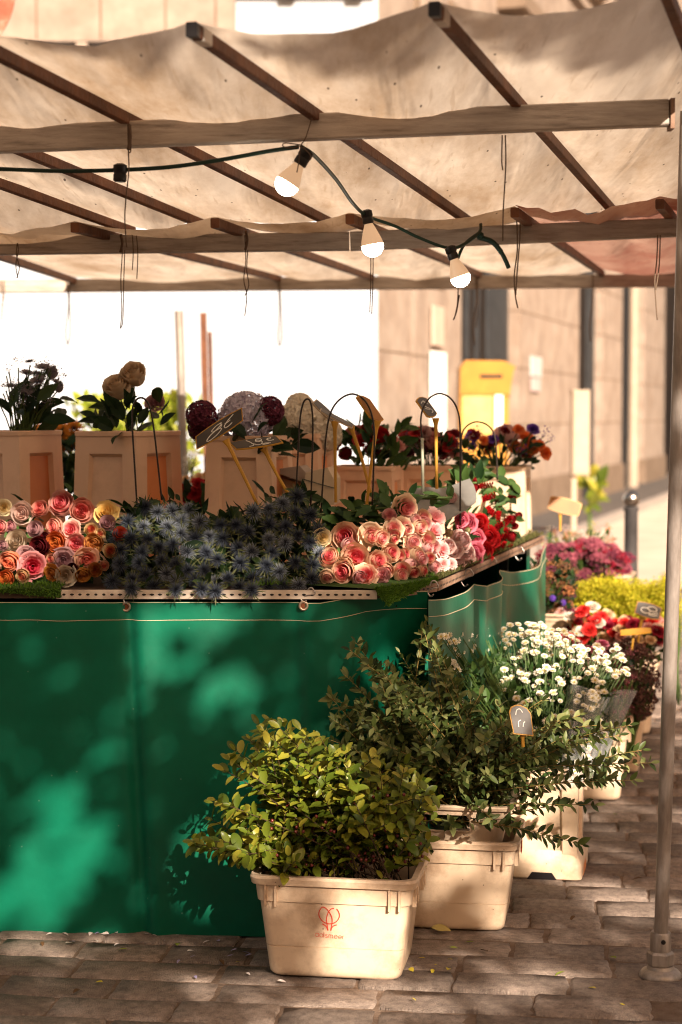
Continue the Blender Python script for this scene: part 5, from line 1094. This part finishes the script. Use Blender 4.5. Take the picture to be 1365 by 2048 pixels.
# long rose stems and leaves lying behind the pale roses
t = thing('rose_greenery', 'leafy green rose stalks lying behind the two-tone roses', 'stems', W(720, 1030, 5.1)); sm = MB(); lv = []
for a, b in (((640, 1035), (800, 1015)), ((660, 1050), (800, 1030)), ((700, 1010), (905, 995)), ((760, 1000), (900, 1000)), ((650, 1060), (780, 1050)), ((850, 985), (960, 965)), ((930, 950), (1020, 1000)), ((960, 930), (1040, 990))):
    d = dedge((a[0] + b[0]) / 2) + .40; p, q = W(*a, d), W(*b, d - .05); path = bez(p, (p + q) / 2 + V((0, 0, .01)), q, 8); sm.tube(path, .0036, 6)
    for pt in path[::1]:
        for _ in range(2): lv.append((pt, rv(1) + V((-.6, -.3, .5))))
sm.build('stalks', MT['stem'], t, smooth='all')
for i, (pt, dr) in enumerate(lv): inst('leaf', LF_ROSE[i % 2], leaf_mat4(pt + rv(.006), dr, V((0, -.7, .7)) + rv(.4), U(.04, .07)), t, MT['grnleaf'])
# wrapping paper behind the peonies
wp = MB(); d = 5.55
wp.grid([[W(765 + 175 * i / 10 + 14 * math.sin(j * .6), 1002 - 40 * (i / 10) ** .7 + 14 * j * (1 - .25 * i / 10) + 5 * math.sin(i * 1.1 + j), 5.45 - .035 * j + .02 * math.sin(i * .9)) for j in range(7)] for i in range(11)])
tag(wp.build('wrapping_paper', MT['paper'], None, smooth='all'), 'crumpled grey wrapping paper behind the blush peonies', 'paper')

# ------------------------------------------------------------------ flowers standing in the buckets
def bouquet(name, label, cat, heads, d, base, mats, leaf=None, nleaf=60, leafsize=(.04, .07), leafbox=None, stem='stem', face=(0, -1, .5), spread=.4, part='flower', sr=.0025, dj=.05, group=None, maxparts=300):
    """heads: (px, py, r px, material key, meshes)"""
    b = W(base[0], base[1], d); t = thing(name, label, cat, b, group); sm = MB(); lv = []
    for i, (px, py, r_, mk_, ms) in enumerate(heads):
        dd_ = d + U(-dj, dj); p = W(px, py, dd_); s = r_ * mpp(dd_); dr = (V(face) + (p - b).normalized() * .6 + rv(spread)).normalized()
        inst(part, ms[rnd.randrange(len(ms))], aim(p, dr, s), t, mats[mk_])
        sm.tube(bez(b + rv(.03), b.lerp(p, .5) + V((0, 0, .03)), p - dr * s * .3, 5), sr, 4)
    if stem: sm.build('stems', MT[stem], t, kind='stuff')
    if leaf:
        x0, y0, x1, y1 = leafbox
        for _ in range(nleaf):
            p = W(U(x0, x1), U(y0, y1), d + U(-.1, .12)); dr = (p - b).normalized() + rv(.7); lv.append((LF_ROSE[rnd.randrange(2)], leaf_mat4(p, dr, rv(1) + V((0, -.6, .6)), U(*leafsize))))
        joined('leaves', lv, MT[leaf], t)
    return t
BM = {k: bloom('bloom ' + k, a, b, .6, tr) for k, (a, b, tr) in {
    'creamrose': ((.66, .48, .30), (.78, .63, .45), .35), 'lilac': ((.50, .43, .52), (.80, .74, .80), .3), 'wine': ((.08, .012, .03), (.20, .04, .07), .15), 'ivory': ((.74, .66, .53), (.88, .82, .70), .3), 'agap': ((.14, .12, .15), (.34, .29, .29), .25), 'red': ((.34, .01, .015), (.45, .03, .03), .2), 'pink': ((.60, .22, .20), (.68, .38, .33), .2),
    'darkred': ((.14, .006, .012), (.22, .015, .02), .2), 'palepink': ((.78, .50, .46), (.84, .64, .60), .3), 'violet': ((.08, .03, .26), (.18, .08, .46), .2), 'orange': ((.74, .17, .04), (.82, .28, .09), .3), 'white': ((.62, .48, .10), (.86, .82, .74), .15), 'sun': ((.06, .02, .008), (.62, .22, .02), .3), 'lime': ((.30, .32, .01), (.64, .54, .04), .4),
    'sedum': ((.045, .018, .016), (.13, .055, .04), .0), 'heath': ((.20, .035, .06), (.36, .10, .13), .1), 'dustpink': ((.42, .25, .24), (.55, .38, .34), .3), 'rust': ((.26, .08, .03), (.40, .17, .06), .1), 'waxpink': ((.36, .05, .10), (.60, .22, .28), .2), 'crimson': ((.20, .006, .02), (.32, .015, .035), .2), 'scarlet': ((.60, .02, .02), (.70, .05, .04), .2), 'creamcarn': ((.62, .42, .24), (.72, .54, .34), .2), 'brownbud': ((.10, .04, .02), (.2, .1, .05), .1)}.items()}
hs = []
for i in range(60):
    a = U(0, 6.28); q = math.sqrt(U(0, 1)); hs.append((62 + 66 * q * math.cos(a), 770 + 46 * q * math.sin(a), U(13, 19), 'agap', SPRAY + [DAISY[0]]))
hs += [(-10, 790, 18, 'agap', SPRAY), (105, 745, 20, 'agap', [BUD]), (118, 775, 16, 'agap', [BUD])]
t = bouquet('agapanthus_bunch', 'bluish grey agapanthus heads against the white wall, in the left bucket', 'agapanthus', hs, 5.45, (40, 900), BM, 'darkleaf', 16, (.06, .1), (10, 800, 120, 860), face=(0, -.5, 1), part='flower_head', spread=.6)
inst('long_leaf', LF_ROSE[0], leaf_mat4(W(85, 842, 5.4), V((1, -.2, .12)), V((0, -.8, .5)), .10, .8), t, MT['grnleaf'])
t = bouquet('cream_roses', 'two cream roses with dark leaves standing in the second bucket', 'roses', [(233, 772, 30, 'creamrose', ROSE), (267, 746, 30, 'creamrose', ROSE), (312, 805, 20, 'mauve', OP)], 5.4, (265, 890), {**BM, 'mauve': RM['mauve']}, 'darkleaf', 46, (.055, .085), (195, 805, 325, 868), face=(-.1, -1, .25), spread=.15, part='rose', dj=.02)
bouquet('hydrangea_bunch', 'lilac hydrangea head flanked by wine red ones behind the chalk signs', 'hydrangea', [(492, 838, 57, 'lilac', [HYD[0]]), (404, 832, 32, 'wine', [HYD[1]]), (402, 858, 26, 'wine', [HYD[1]]), (540, 822, 30, 'wine', [HYD[1]])], 5.45, (500, 930), BM, 'darkleaf', 26, (.06, .1), (450, 850, 590, 910), face=(0, -1, .3), spread=.1, part='flower_head', dj=.02)
bouquet('cream_hydrangea', 'big cream hydrangea beside the narrow wire hoop', 'hydrangea', [(622, 850, 44, 'ivory', [HYD[1]]), (588, 842, 38, 'ivory', [HYD[0]]), (650, 868, 36, 'ivory', [HYD[1]]), (600, 815, 30, 'ivory', [HYD[0]])], 5.9, (610, 930), BM, 'darkleaf', 10, (.05, .08), (560, 850, 600, 900), face=(0, -1, .3), spread=.1, part='flower_head', dj=.02)
bouquet('red_pink_bouquet', 'bouquet of red and pink roses with green leaves in the fifth bucket', 'bouquet', [(708, 868, 24, 'pink', ROSE), (738, 862, 20, 'red', CARN), (725, 880, 18, 'red', CARN), (760, 870, 22, 'red', ROSE), (792, 890, 20, 'pink', CARN), (780, 880, 18, 'red', CARN), (668, 892, 16, 'darkred', CARN), (690, 905, 16, 'darkred', ROSE), (745, 900, 18, 'darkred', CARN)], 6.1, (735, 960), BM, 'grnleaf', 90, (.05, .075), (650, 850, 812, 940), part='flower')
hs = [(820, 875, 18, 'darkred', CARN), (842, 868, 16, 'darkred', ROSE), (868, 880, 22, 'pink', ROSE), (895, 885, 20, 'red', CARN), (908, 870, 16, 'darkred', CARN), (850, 895, 18, 'pink', OP), (812, 895, 16, 'creamrose', ROSE), (925, 900, 18, 'dustpink', SPRAY), (880, 905, 18, 'darkred', CARN), (935, 880, 14, 'dustpink', SPRAY)]
hs += [(U(802, 935), U(862, 915), U(11, 16), rnd.choice(['darkred', 'wine', 'red', 'dustpink', 'pink']), CARN) for _ in range(16)]
bouquet('dark_bouquet', 'dark bouquet of wine red carnations and pink roses in the sixth bucket', 'bouquet', hs, 6.35, (862, 960), BM, 'darkleaf', 80, (.03, .05), (800, 875, 935, 935))
hs = [(1012, 868, 26, 'palepink', PEONY), (945, 870, 16, 'red', CARN), (963, 862, 15, 'violet', SPRAY), (983, 880, 14, 'red', CARN), (1030, 893, 15, 'orange', CARN), (1052, 875, 18, 'orange', CARN), (1062, 895, 16, 'orange', CARN), (1092, 905, 15, 'orange', CARN), (1090, 870, 16, 'violet', SPRAY), (1078, 890, 15, 'violet', SPRAY), (1065, 862, 14, 'violet', SPRAY), (1010, 893, 14, 'violet', SPRAY), (1045, 905, 15, 'violet', SPRAY), (1000, 855, 14, 'violet', SPRAY), (1038, 858, 12, 'orange', CARN), (1100, 880, 12, 'violet', SPRAY)]
hs += [(U(938, 1090), U(858, 915), U(9, 14), rnd.choice(['violet', 'violet', 'orange', 'wine', 'darkred']), CARN) for _ in range(16)]
bouquet('violet_orange_bouquet', 'bouquet of violet statice, orange carnations and one pale pink peony at the back corner', 'bouquet', hs, 6.75, (996, 975), BM, 'darkleaf', 90, (.03, .045), (940, 885, 1070, 935))
# behind the stall: sunflowers, pale greenery, red flowers
hs = [(122, 870, 28, 'sun', DAISY), (95, 850, 24, 'sun', DAISY), (140, 885, 26, 'sun', DAISY), (110, 895, 22, 'sun', DAISY), (148, 858, 22, 'sun', DAISY), (75, 868, 22, 'sun', DAISY)]
bouquet('sunflower_bunch', 'blurred orange sunflowers between the two left buckets', 'sunflowers', hs, 7.2, (120, 1050), BM, 'darkleaf', 160, (.06, .1), (90, 890, 165, 1030), part='sunflower')
hs = [(U(362, 440), U(965, 1010), U(10, 16), 'red', CARN) for _ in range(26)] + [(U(365, 440), U(950, 966), U(8, 12), 'creamcarn', CARN) for _ in range(8)]
bouquet('red_carnation_bunch', 'low red carnations glimpsed left of the lilac hydrangea bucket', 'carnations', hs, 6.3, (400, 1050), BM, 'darkleaf', 40, (.05, .08), (362, 990, 440, 1030), part='carnation')
hs = [(U(365, 395), U(905, 960), U(8, 14), 'ivory', SPRAY) for _ in range(14)]
bouquet('pale_spray', 'pale beige gypsophila spray beside the grey upright', 'gypsophila', hs, 7.6, (378, 1000), BM, part='flower_head')
lm = thing('shrub', 'sunlit yellow-green shrub low against the white wall', 'shrub', V((W(280, 850, 11).x, 11, 0))); it = []
for _ in range(1500):
    px = rnd.choice((U(190, 260), U(310, 365), U(140, 400))); p = W(px, U(800, 960) if px > 300 or px < 250 else U(830, 960), 11 + U(-.3, .3)); it.append((LF_ROSE[rnd.randrange(2)], leaf_mat4(p, rv(1) + V((0, 0, .6)), rv(1), U(.05, .09))))
joined('foliage', it, foliage('sunlit lime leaves', (.16, .22, .01), (.30, .34, .03), (.42, .42, .08), .4), lm)
MB().tube([V((lm.location.x, 11, 0)), V((lm.location.x + .02, 11, 1.2))], .02, 8).build('stem', MT['darkstem'], lm)
# broad green plant at the foot of the facade
gp = thing('potted_plant', 'broad green leaves at the foot of the facade behind the cabinet post', 'plant', V((W(1180, 1010, 19).x, 19, 0.1)))
for i in range(26):
    p = W(U(1165, 1198), U(955, 1015), 19 + U(-.1, .1)); inst('leaf', LF_ROSE[i % 2], leaf_mat4(p, rv(1) + V((0, -.3, .5)), V((0, -1, .5)) + rv(.5), U(.15, .25)), gp, MT['boxleaf'])
MB().tube([gp.location, gp.location + V((0, 0, .7))], .02, 6).build('stem', MT['stem'], gp)
# ------------------------------------------------------------------ greenery in the crates on the cobbles
def shrub_bundle(name, label, cat, basefn, targets, dfn, meshes, mat, stemmat, nst, leafsize, gap, droop, jitter, start=.25, parts=300, pair=True, stem_r=.0026):
    b0 = basefn(); t = thing(name, label, cat, b0); sm = MB(); L = []
    for i in range(nst):
        tp_ = targets(i); p2 = W(tp_[0], tp_[1], dfn(tp_)); p0 = basefn(); mid = p0.lerp(p2, .5) + V((0, 0, droop * (p2 - p0).length)) + rv(jitter)
        path = bez(p0, mid, p2, 18); sm.tube(path, [stem_r * (1 - .04 * k) for k in range(18)], 4)
        ln = sum((path[k + 1] - path[k]).length for k in range(17)); acc = 0; nxt = ln * start; side_ = U(0, 6.28)
        for k in range(17):
            seg = path[k + 1] - path[k]; sl = seg.length; tg = seg.normalized(); ox = tg.orthogonal().normalized(); oy = tg.cross(ox)
            while nxt < acc + sl:
                p = path[k] + seg * ((nxt - acc) / sl); side_ += 1.3 + U(-.4, .4)
                for sgn in ((0, math.pi) if pair else (0,)):
                    o = ox * math.cos(side_ + sgn) + oy * math.sin(side_ + sgn); dr = tg * U(.3, .9) + o * U(.6, 1) + rv(.25)
                    L.append((meshes[rnd.randrange(len(meshes))], leaf_mat4(p, dr, tg * .6 + V((0, -.35, .7)) + rv(.35), U(*leafsize))))
                nxt += gap * U(.7, 1.3)
            acc += sl
        L.append((meshes[0], leaf_mat4(path[-1], tg + rv(.2), V((0, -.6, .6)), U(*leafsize) * .8)))
    sm.build('stems', stemmat, t, smooth='all', kind='stuff')
    L.sort(key=lambda m: m[1].translation.y)
    for me, M in L[:parts]: inst('leaf', me, M, t, mat)
    joined('leaves', L[parts:], mat, t, smooth='all')
    return t, L
out1 = [(540, 1442), (518, 1450), (602, 1460), (690, 1502), (762, 1505), (640, 1474), (460, 1520), (388, 1685), (870, 1600), (392, 1692), (410, 1700), (432, 1600), (425, 1640), (448, 1540), (470, 1500), (500, 1478), (528, 1462), (560, 1456), (590, 1478), (612, 1470), (640, 1500), (668, 1512), (700, 1535), (735, 1530), (770, 1540), (810, 1528), (840, 1560), (862, 1590), (868, 1640), (855, 1680), (850, 1560), (480, 1700)]
def tg1(i):
    if i < len(out1): return out1[i]
    a = out1[rnd.randrange(len(out1))]; f_ = math.sqrt(U(.12, 1)); return (680 + (a[0] - 680) * f_ + U(-15, 15), 1735 + (a[1] - 1735) * f_ + U(-12, 6))
bs1 = lambda: q1(U(-.165, .165), U(-.11, .11), U(.17, .235))
bt, L1 = shrub_bundle('berry_branches', 'yellow-green leafy branches with dark red berries in the front crate', 'branches', bs1, tg1, lambda p: 4.34 + U(-.10, .16), LF_BOX, MT['boxleaf'], MT['darkstem'], 112, (.019, .046), .020, .12, .03, .3)
bm = MB()
for _ in range(210):
    px, py = U(540, 850), U(1580, 1745); p = W(px, py, 4.42 + U(-.12, .1)); bm.lathe(p, [(.001, 0), (.0036, .0016), (.0045, .0045), (.0034, .0075), (.001, .009)], 6, cap=False)
bm.build('berries', MT['berry'], bt, smooth='all', kind='stuff')
out2 = [(660, 1395), (668, 1440), (662, 1480), (700, 1300), (712, 1285), (735, 1330), (760, 1325), (800, 1305), (845, 1262), (858, 1245), (885, 1330), (870, 1300), (915, 1370), (960, 1390), (1000, 1410), (1040, 1420), (1085, 1400), (1120, 1440), (1160, 1430), (1205, 1450), (1150, 1480), (690, 1350), (720, 1400), (780, 1360)]
spr = [(1302, 1526), (1285, 1500), (1268, 1560), (1240, 1470), (1165, 1690), (1105, 1680), (1010, 1635), (1190, 1610), (1215, 1560), (1240, 1535), (1260, 1450), (985, 1640), (1130, 1610), (905, 1650), (862, 1700)]
def tg2(i):
    if i < len(out2): return out2[i]
    if i < len(out2) + len(spr): return spr[i - len(out2)]
    a = out2[rnd.randrange(len(out2))]; f_ = math.sqrt(U(.05, 1)); return (950 + (a[0] - 950) * f_ + U(-20, 20), 1600 + (a[1] - 1600) * f_ + U(-15, 15))
bs2 = lambda: q2b(U(-.15, .15), U(-.1, .1), U(.05, .12))
def d2(p): return 4.54 + U(-.08, .07) if p[0] < 800 else ((4.62 + U(-.1, .12)) if p[1] > 1480 or p[0] > 1100 else 4.72 + U(-.14, .12))
shrub_bundle('eucalyptus_bundle', 'dense grey-green eucalyptus sprigs spilling out of the upper tray', 'eucalyptus', bs2, tg2, d2, LF_EUC, MT['eucleaf'], MT['oldstem'], 150, (.022, .040), .019, .10, .03, .22)
# white chrysanthemums
hs = []
def inpoly(px, py): return py > 1252 + max(0, (px - 1080)) * .28 + max(0, 960 - px) * .25
cl_ = []
while len(cl_) < 135:
    px, py = U(892, 1215), 1252 + 300 * U(0, 1) ** 1.9
    if not inpoly(px, py) or (py > 1420 and rnd.random() < .5): continue
    if cl_ and min((px - a) ** 2 + (py - b) ** 2 for a, b in cl_) < 10 ** 2: continue
    cl_.append((px, py))
cl_ += [(1230, 1298), (1240, 1318), (1224, 1315), (1243, 1345), (1215, 1340), (1185, 1395), (1205, 1375)]
for cx_, cy_ in cl_:
    for _ in range(rnd.choice((3, 4, 5))): hs.append((cx_ + rnd.gauss(0, 9), cy_ + rnd.gauss(0, 5.5), U(4.8, 9), 'white', DAISY))
hs.sort(key=lambda h: -h[1]); extra = []
t = bouquet('chrysanthemum_bunch', 'mass of small white chrysanthemums standing in the footed bucket', 'chrysanthemums', [], 5.4, (1085, 1600), BM, None)
b = W(1085, 1620, 5.4); sm = MB(); lv = []
for px, py, r_, mk_, ms in hs:
    dd_ = min(5.3 + (1500 - py) * .0012 + U(-.05, .1), dedge(min(1080, px)) - .14 + U(-.05, .02)); p = W(px, py, dd_); dr = (V((0, -.85, .7)) + (p - b).normalized() * .5 + rv(.3)).normalized()
    if len(t.children) < 299: inst('chrysanthemum', ms[rnd.randrange(2)], aim(p, dr, r_ * mpp(dd_) * 1.05), t, BM['white'])
    else: extra.append((ms[0], aim(p, dr, r_ * mpp(dd_) * 1.05)))
    e_ = b + V((U(-.06, .06), U(-.05, .05), 0)); path = bez(e_, e_.lerp(p, .5) + V((0, 0, .04)), p - dr * .005, 6); sm.tube(path, .0016, 4)
    for k in range(2, 5):
        for _ in range(2): lv.append((LF_EUC[rnd.randrange(3)], leaf_mat4(path[k] + rv(.01), rv(1) + V((0, -.2, .6)), rv(1) + V((0, -.5, .5)), U(.025, .045))))
sm.build('stems', MT['stem'], t, kind='stuff'); joined('leaves', lv, MT['grnleaf'], t); joined('chrysanthemums', extra, BM['white'], t)
# clear plastic sleeves round the bunches
MT['sleeve'] = clear_plastic('clear plastic sleeve', .72)
def sleeve(label, tl, tr, bl, br, d, bulge):
    g = []
    for i in range(15):
        s = i / 14; row = []
        for j in range(12):
            v_ = j / 11; a = V((bl[0] + (tl[0] - bl[0]) * v_, bl[1] + (tl[1] - bl[1]) * v_, 0)); c_ = V((br[0] + (tr[0] - br[0]) * v_, br[1] + (tr[1] - br[1]) * v_, 0)); q = a.lerp(c_, s)
            row.append(W(q.x, q.y - 10 * math.sin(s * 3.14) * v_, d - bulge * math.sin(s * math.pi) * (.4 + .6 * v_) + .008 * math.sin(s * 15 + v_ * 3)))
        g.append(row)
    return tag(MB().grid(g).build('plastic_sleeve', MT['sleeve'], None, smooth='all'), label, 'wrapping')
sleeve('clear plastic sleeve round the right half of the white chrysanthemums', (1135, 1370), (1210, 1400), (1120, 1580), (1165, 1570), 5.25, .05)
sleeve('clear flaring plastic sleeve round the pink wax flowers', (1195, 1400), (1275, 1382), (1160, 1570), (1190, 1560), 5.75, .06)
# pink wax flowers in the sleeve
hs = [(U(1195, 1265), U(1300, 1400), U(9, 13), 'waxpink', SPRAY) for _ in range(30)] + [(U(1190, 1270), U(1350, 1480) , U(7, 11), 'waxpink', SPRAY) for _ in range(22)] + [(U(1150, 1215), U(1285, 1345), U(9, 14), 'waxpink', SPRAY + [CARN[0]]) for _ in range(26)]
bouquet('wax_flower_bunch', 'dusty pink wax flowers between the white chrysanthemums and the brown sedum', 'wax flowers', hs, 5.95, (1195, 1560), BM, 'darkleaf', 130, (.02, .035), (1150, 1300, 1250, 1470), part='flower_head', face=(0, -.6, .8))
# brown sedum
hs = []
for i in range(150):
    a = U(0, 6.28); q = math.sqrt(U(0, 1)); px, py = 1250 + 64 * q * math.cos(a), 1362 + 82 * q * math.sin(a); hs.append((px, py, U(11, 16), 'sedum', GRAIN))
t = bouquet('sedum_bunch', 'rounded mass of brown sedum seed heads left of the pole', 'sedum', hs, 6.45, (1250, 1500), BM, 'darkleaf', 30, (.03, .05), (1200, 1330, 1300, 1440), part='seed_head', face=(.1, -.8, .6), dj=.08)
# carnations
hs = []
pal = ['scarlet', 'crimson', 'crimson', 'pink', 'creamcarn', 'palepink', 'scarlet', 'white2', 'pink', 'crimson']
BM['white2'] = bloom('bloom white carnation', (.7, .6, .5), (.8, .72, .62))
for i in range(130):
    u = U(0, 1); px = 1118 + 208 * u; py = 1228 + 26 * u + U(-8, 56) - (14 if u > .85 else 0)
    hs.append((px, py, U(10, 15), pal[rnd.randrange(len(pal))], CARN))
for px, py, m_ in ((1130, 1225, 'crimson'), (1145, 1228, 'crimson'), (1165, 1222, 'scarlet'), (1185, 1213, 'white2'), (1215, 1228, 'creamcarn'), (1180, 1258, 'scarlet'), (1200, 1260, 'scarlet'), (1270, 1245, 'crimson'), (1280, 1248, 'crimson'), (1310, 1250, 'creamcarn'), (1318, 1262, 'crimson'), (1320, 1275, 'crimson'), (1258, 1252, 'scarlet'), (1105, 1255, 'creamcarn'), (1130, 1262, 'crimson')): hs.append((px, py, 15, m_, CARN))
bouquet('carnation_bunch', 'red, crimson, pink and cream carnations around the chalk sign reading 8', 'carnations', hs, 7.0, (1220, 1400), BM, 'grnleaf', 120, (.03, .05), (1125, 1270, 1320, 1330), part='carnation', face=(0, -.7, .7), dj=.2)
# lime foliage, pale pink sprays
lm = thing('lime_bunch', 'feathery lime yellow foliage behind the carnations', 'flowers', V((W(1230, 1260, 7.8).x, 7.8, 0))); it = []
for _ in range(1500):
    px = U(1140, 1350); py = U(1176, 1246) + 10 * math.sin(px * .05) + 8 * math.sin(px * .21)
    if mnoise.noise(V((px * .03, py * .05, 0))) > .3: continue
    it.append((SPRAY[rnd.randrange(3)], aim(W(px, py - 4, 7.6 + U(-.2, .2)), V((0, -.6, 1)) + rv(.6), U(.026, .046))))
joined('sprays', it, BM['lime'], lm); sm = MB()
for _ in range(40):
    p = W(U(1140, 1345), U(1200, 1245), 7.8 + U(-.2, .2)); sm.tube([V((lm.location.x + U(-.1, .1), 7.8, .35)), p], .003, 4)
sm.build('stems', MT['stem'], lm, kind='stuff')
hs = [(U(1230, 1345), U(1168, 1205), U(7, 12), 'dustpink', SPRAY) for _ in range(50)]
bouquet('pink_spray', 'thin pale pink sprays rising behind the lime foliage', 'flowers', hs, 8.1, (1290, 1300), BM, part='flower_head', face=(0, -.5, 1))
hs = [(U(1330, 1364), U(1200, 1290), U(8, 14), 'lime', SPRAY) for _ in range(40)]
bouquet('lime_spray', 'lime yellow spray at the right picture edge behind the pole', 'flowers', hs, 7.6, (1350, 1400), BM, part='flower_head', face=(0, -.5, 1))
# heather and dried flowers at the back
hs = [(1125 + 100 * math.sqrt(U(0, 1)) * math.cos(a) * .95 + 45, 1120 + 42 * math.sin(a) * math.sqrt(U(0, 1)), U(9, 15), rnd.choice(['heath', 'heath', 'crimson', 'wine']), GRAIN) for a in [U(0, 6.28) for _ in range(190)]]
bouquet('heather_bunch', 'purple-red heather cushions in the raised back crate', 'heather', hs, 8.3, (1175, 1200), BM, 'darkleaf', 160, (.03, .05), (1110, 1100, 1225, 1170), part='flower_head', face=(0, -.7, .7), dj=.12)
hs = [(U(1085, 1225), U(1058, 1098), U(8, 14), rnd.choice(['dustpink', 'dustpink', 'rust', 'ivory', 'lime', 'orange']), SPRAY) for _ in range(70)]
bouquet('dry_spray_bunch', 'pale dried sprays around the yellow rimmed sign', 'dried flowers', hs, 8.5, (1160, 1180), BM, 'grnleaf', 30, (.03, .05), (1100, 1070, 1225, 1110), part='flower_head', face=(0, -.5, 1))
hs = [(U(1062, 1150), U(1125, 1225), U(9, 14), rnd.choice(['wine', 'rust', 'brownbud', 'brownbud', 'brownbud', 'rust', 'wine']), GRAIN + SPRAY) for _ in range(170)] + [(1118 + U(-20, 25), 1200 + U(-8, 8), 7, 'violet', HYD) for _ in range(5)] + [(1085 + U(-12, 12), 1190 + U(-10, 10), 8, 'rust', HYD) for _ in range(6)]
bouquet('dried_flower_bunch', 'dark dried bunch of rust, wine and violet flowers beside the end of the tarpaulin', 'dried flowers', hs, 7.05, (1090, 1235), BM, 'darkleaf', 260, (.03, .05), (1060, 1130, 1145, 1228), part='flower_head', face=(0, -.7, .7), dj=.1)

# ------------------------------------------------------------------ fallen petals and leaves
pm = {k: plain('petal ' + k, c, .7) for k, c in {'white': (.62, .54, .5), 'lilac': (.30, .26, .42), 'yellow': (.55, .45, .04), 'green': (.2, .24, .03), 'brown': (.10, .05, .02)}.items()}
def fallen(px, py, sz, col, label):
    g = G(px, py, .004); M = leaf_mat4(g + V((0, 0, .002)), V((U(-1, 1), U(-.6, .6), .05)), V((U(-.3, .3), U(-.3, .3), 1)), sz)
    o = inst('fallen_petal' if col in ('white', 'lilac') else 'fallen_leaf', LF_ROSE[rnd.randrange(2)], M, None, pm[col]); tag(o, label, 'petal' if col in ('white', 'lilac') else 'leaf', {'white': 'white petals on the stones', 'lilac': 'lilac petals on the stones', 'yellow': 'yellow leaves on the stones', 'green': 'green leaves on the stones', 'brown': 'brown leaves on the stones'}[col])
for px, py in ((105, 1868), (125, 1867), (183, 1866), (212, 1868), (219, 1870), (235, 1868), (131, 1888), (196, 1885), (240, 1888), (330, 1883), (375, 1904), (420, 1883), (305, 1871), (358, 1872), (493, 1947), (555, 1963), (290, 1870), (345, 1868)): fallen(px, py, U(.012, .024), 'white', 'small white petal lying on the stones at the foot of the tarpaulin')
for px, py in ((200, 1866), (440, 1884), (392, 1913), (360, 1921), (485, 1905), (505, 1910), (475, 1900), (390, 1953), (290, 1869), (150, 1885), (468, 1912)): fallen(px, py, U(.014, .024), 'lilac', 'small lilac petal lying on the stones left of the front crate')
def spots(col, size, rows):
    for px, py, where in rows: fallen(px, py, U(*size), col, where)
Y_ = 'small bright yellow leaf '
spots('yellow', (.012, .026), ((827, 1945, Y_ + 'touching the right side of the front crate'), (870, 1932, Y_ + 'nearest the middle of the yellow cluster right of the front crate'), (866, 1940, Y_ + 'lowest in the cluster right of the front crate'), (895, 1942, Y_ + 'at the right end of the cluster beside the front crate'), (832, 2003, Y_ + 'alone in the sunlit stones below the front crate corner'),
    (472, 1926, Y_ + 'just left of the front crate'), (206, 1966, Y_ + 'alone on the stones at the lower left'), (850, 1918, Y_ + 'between the front crate and the second crate'), (905, 1921, Y_ + 'below the second crate'), (1240, 2010, Y_ + 'on the stones near the lower right corner'), (1192, 1978, Y_ + 'left of the foot of the pole')))
Q_ = 'dull green leaf '
spots('green', (.022, .034), ((255, 1900, Q_ + 'below the middle of the tarpaulin'), (355, 1893, Q_ + 'near the tarpaulin hem left of the front crate'), (900, 1897, Q_ + 'in front of the second crate'), (948, 1886, Q_ + 'under the right corner of the second crate'), (1130, 1945, Q_ + 'alone on the stones between the second crate and the pole'), (1233, 1918, Q_ + 'just left of the pole collar'), (1350, 1942, Q_ + 'right of the foot of the pole'), (1230, 1630, Q_ + 'on the far setts beside the fourth crate')))
B_ = 'dry brown leaf '
spots('brown', (.02, .035), ((85, 1885, B_ + 'in the sun patch at the foot of the tarpaulin'), (440, 1921, B_ + 'left of the front crate'), (160, 1980, B_ + 'on the stones at the lower left'), (1150, 1833, B_ + 'in a joint between the second crate and the pole'), (1287, 1757, B_ + 'crumpled by a broken sett just left of the pole'), (975, 1905, B_ + 'below the right corner of the second crate')))
g0_ = G(878, 1863, .004)
tag(inst('crumpled_leaf', LF_ROSE[1], leaf_mat4(g0_ + V((-.02, 0, .010)), V((1, -.15, .1)), V((.2, -.6, .8)), .052), None, plain('crumpled leaf', (.40, .31, .10), .7)), 'curled yellowish leaf at the foot of the second crate', 'leaf')
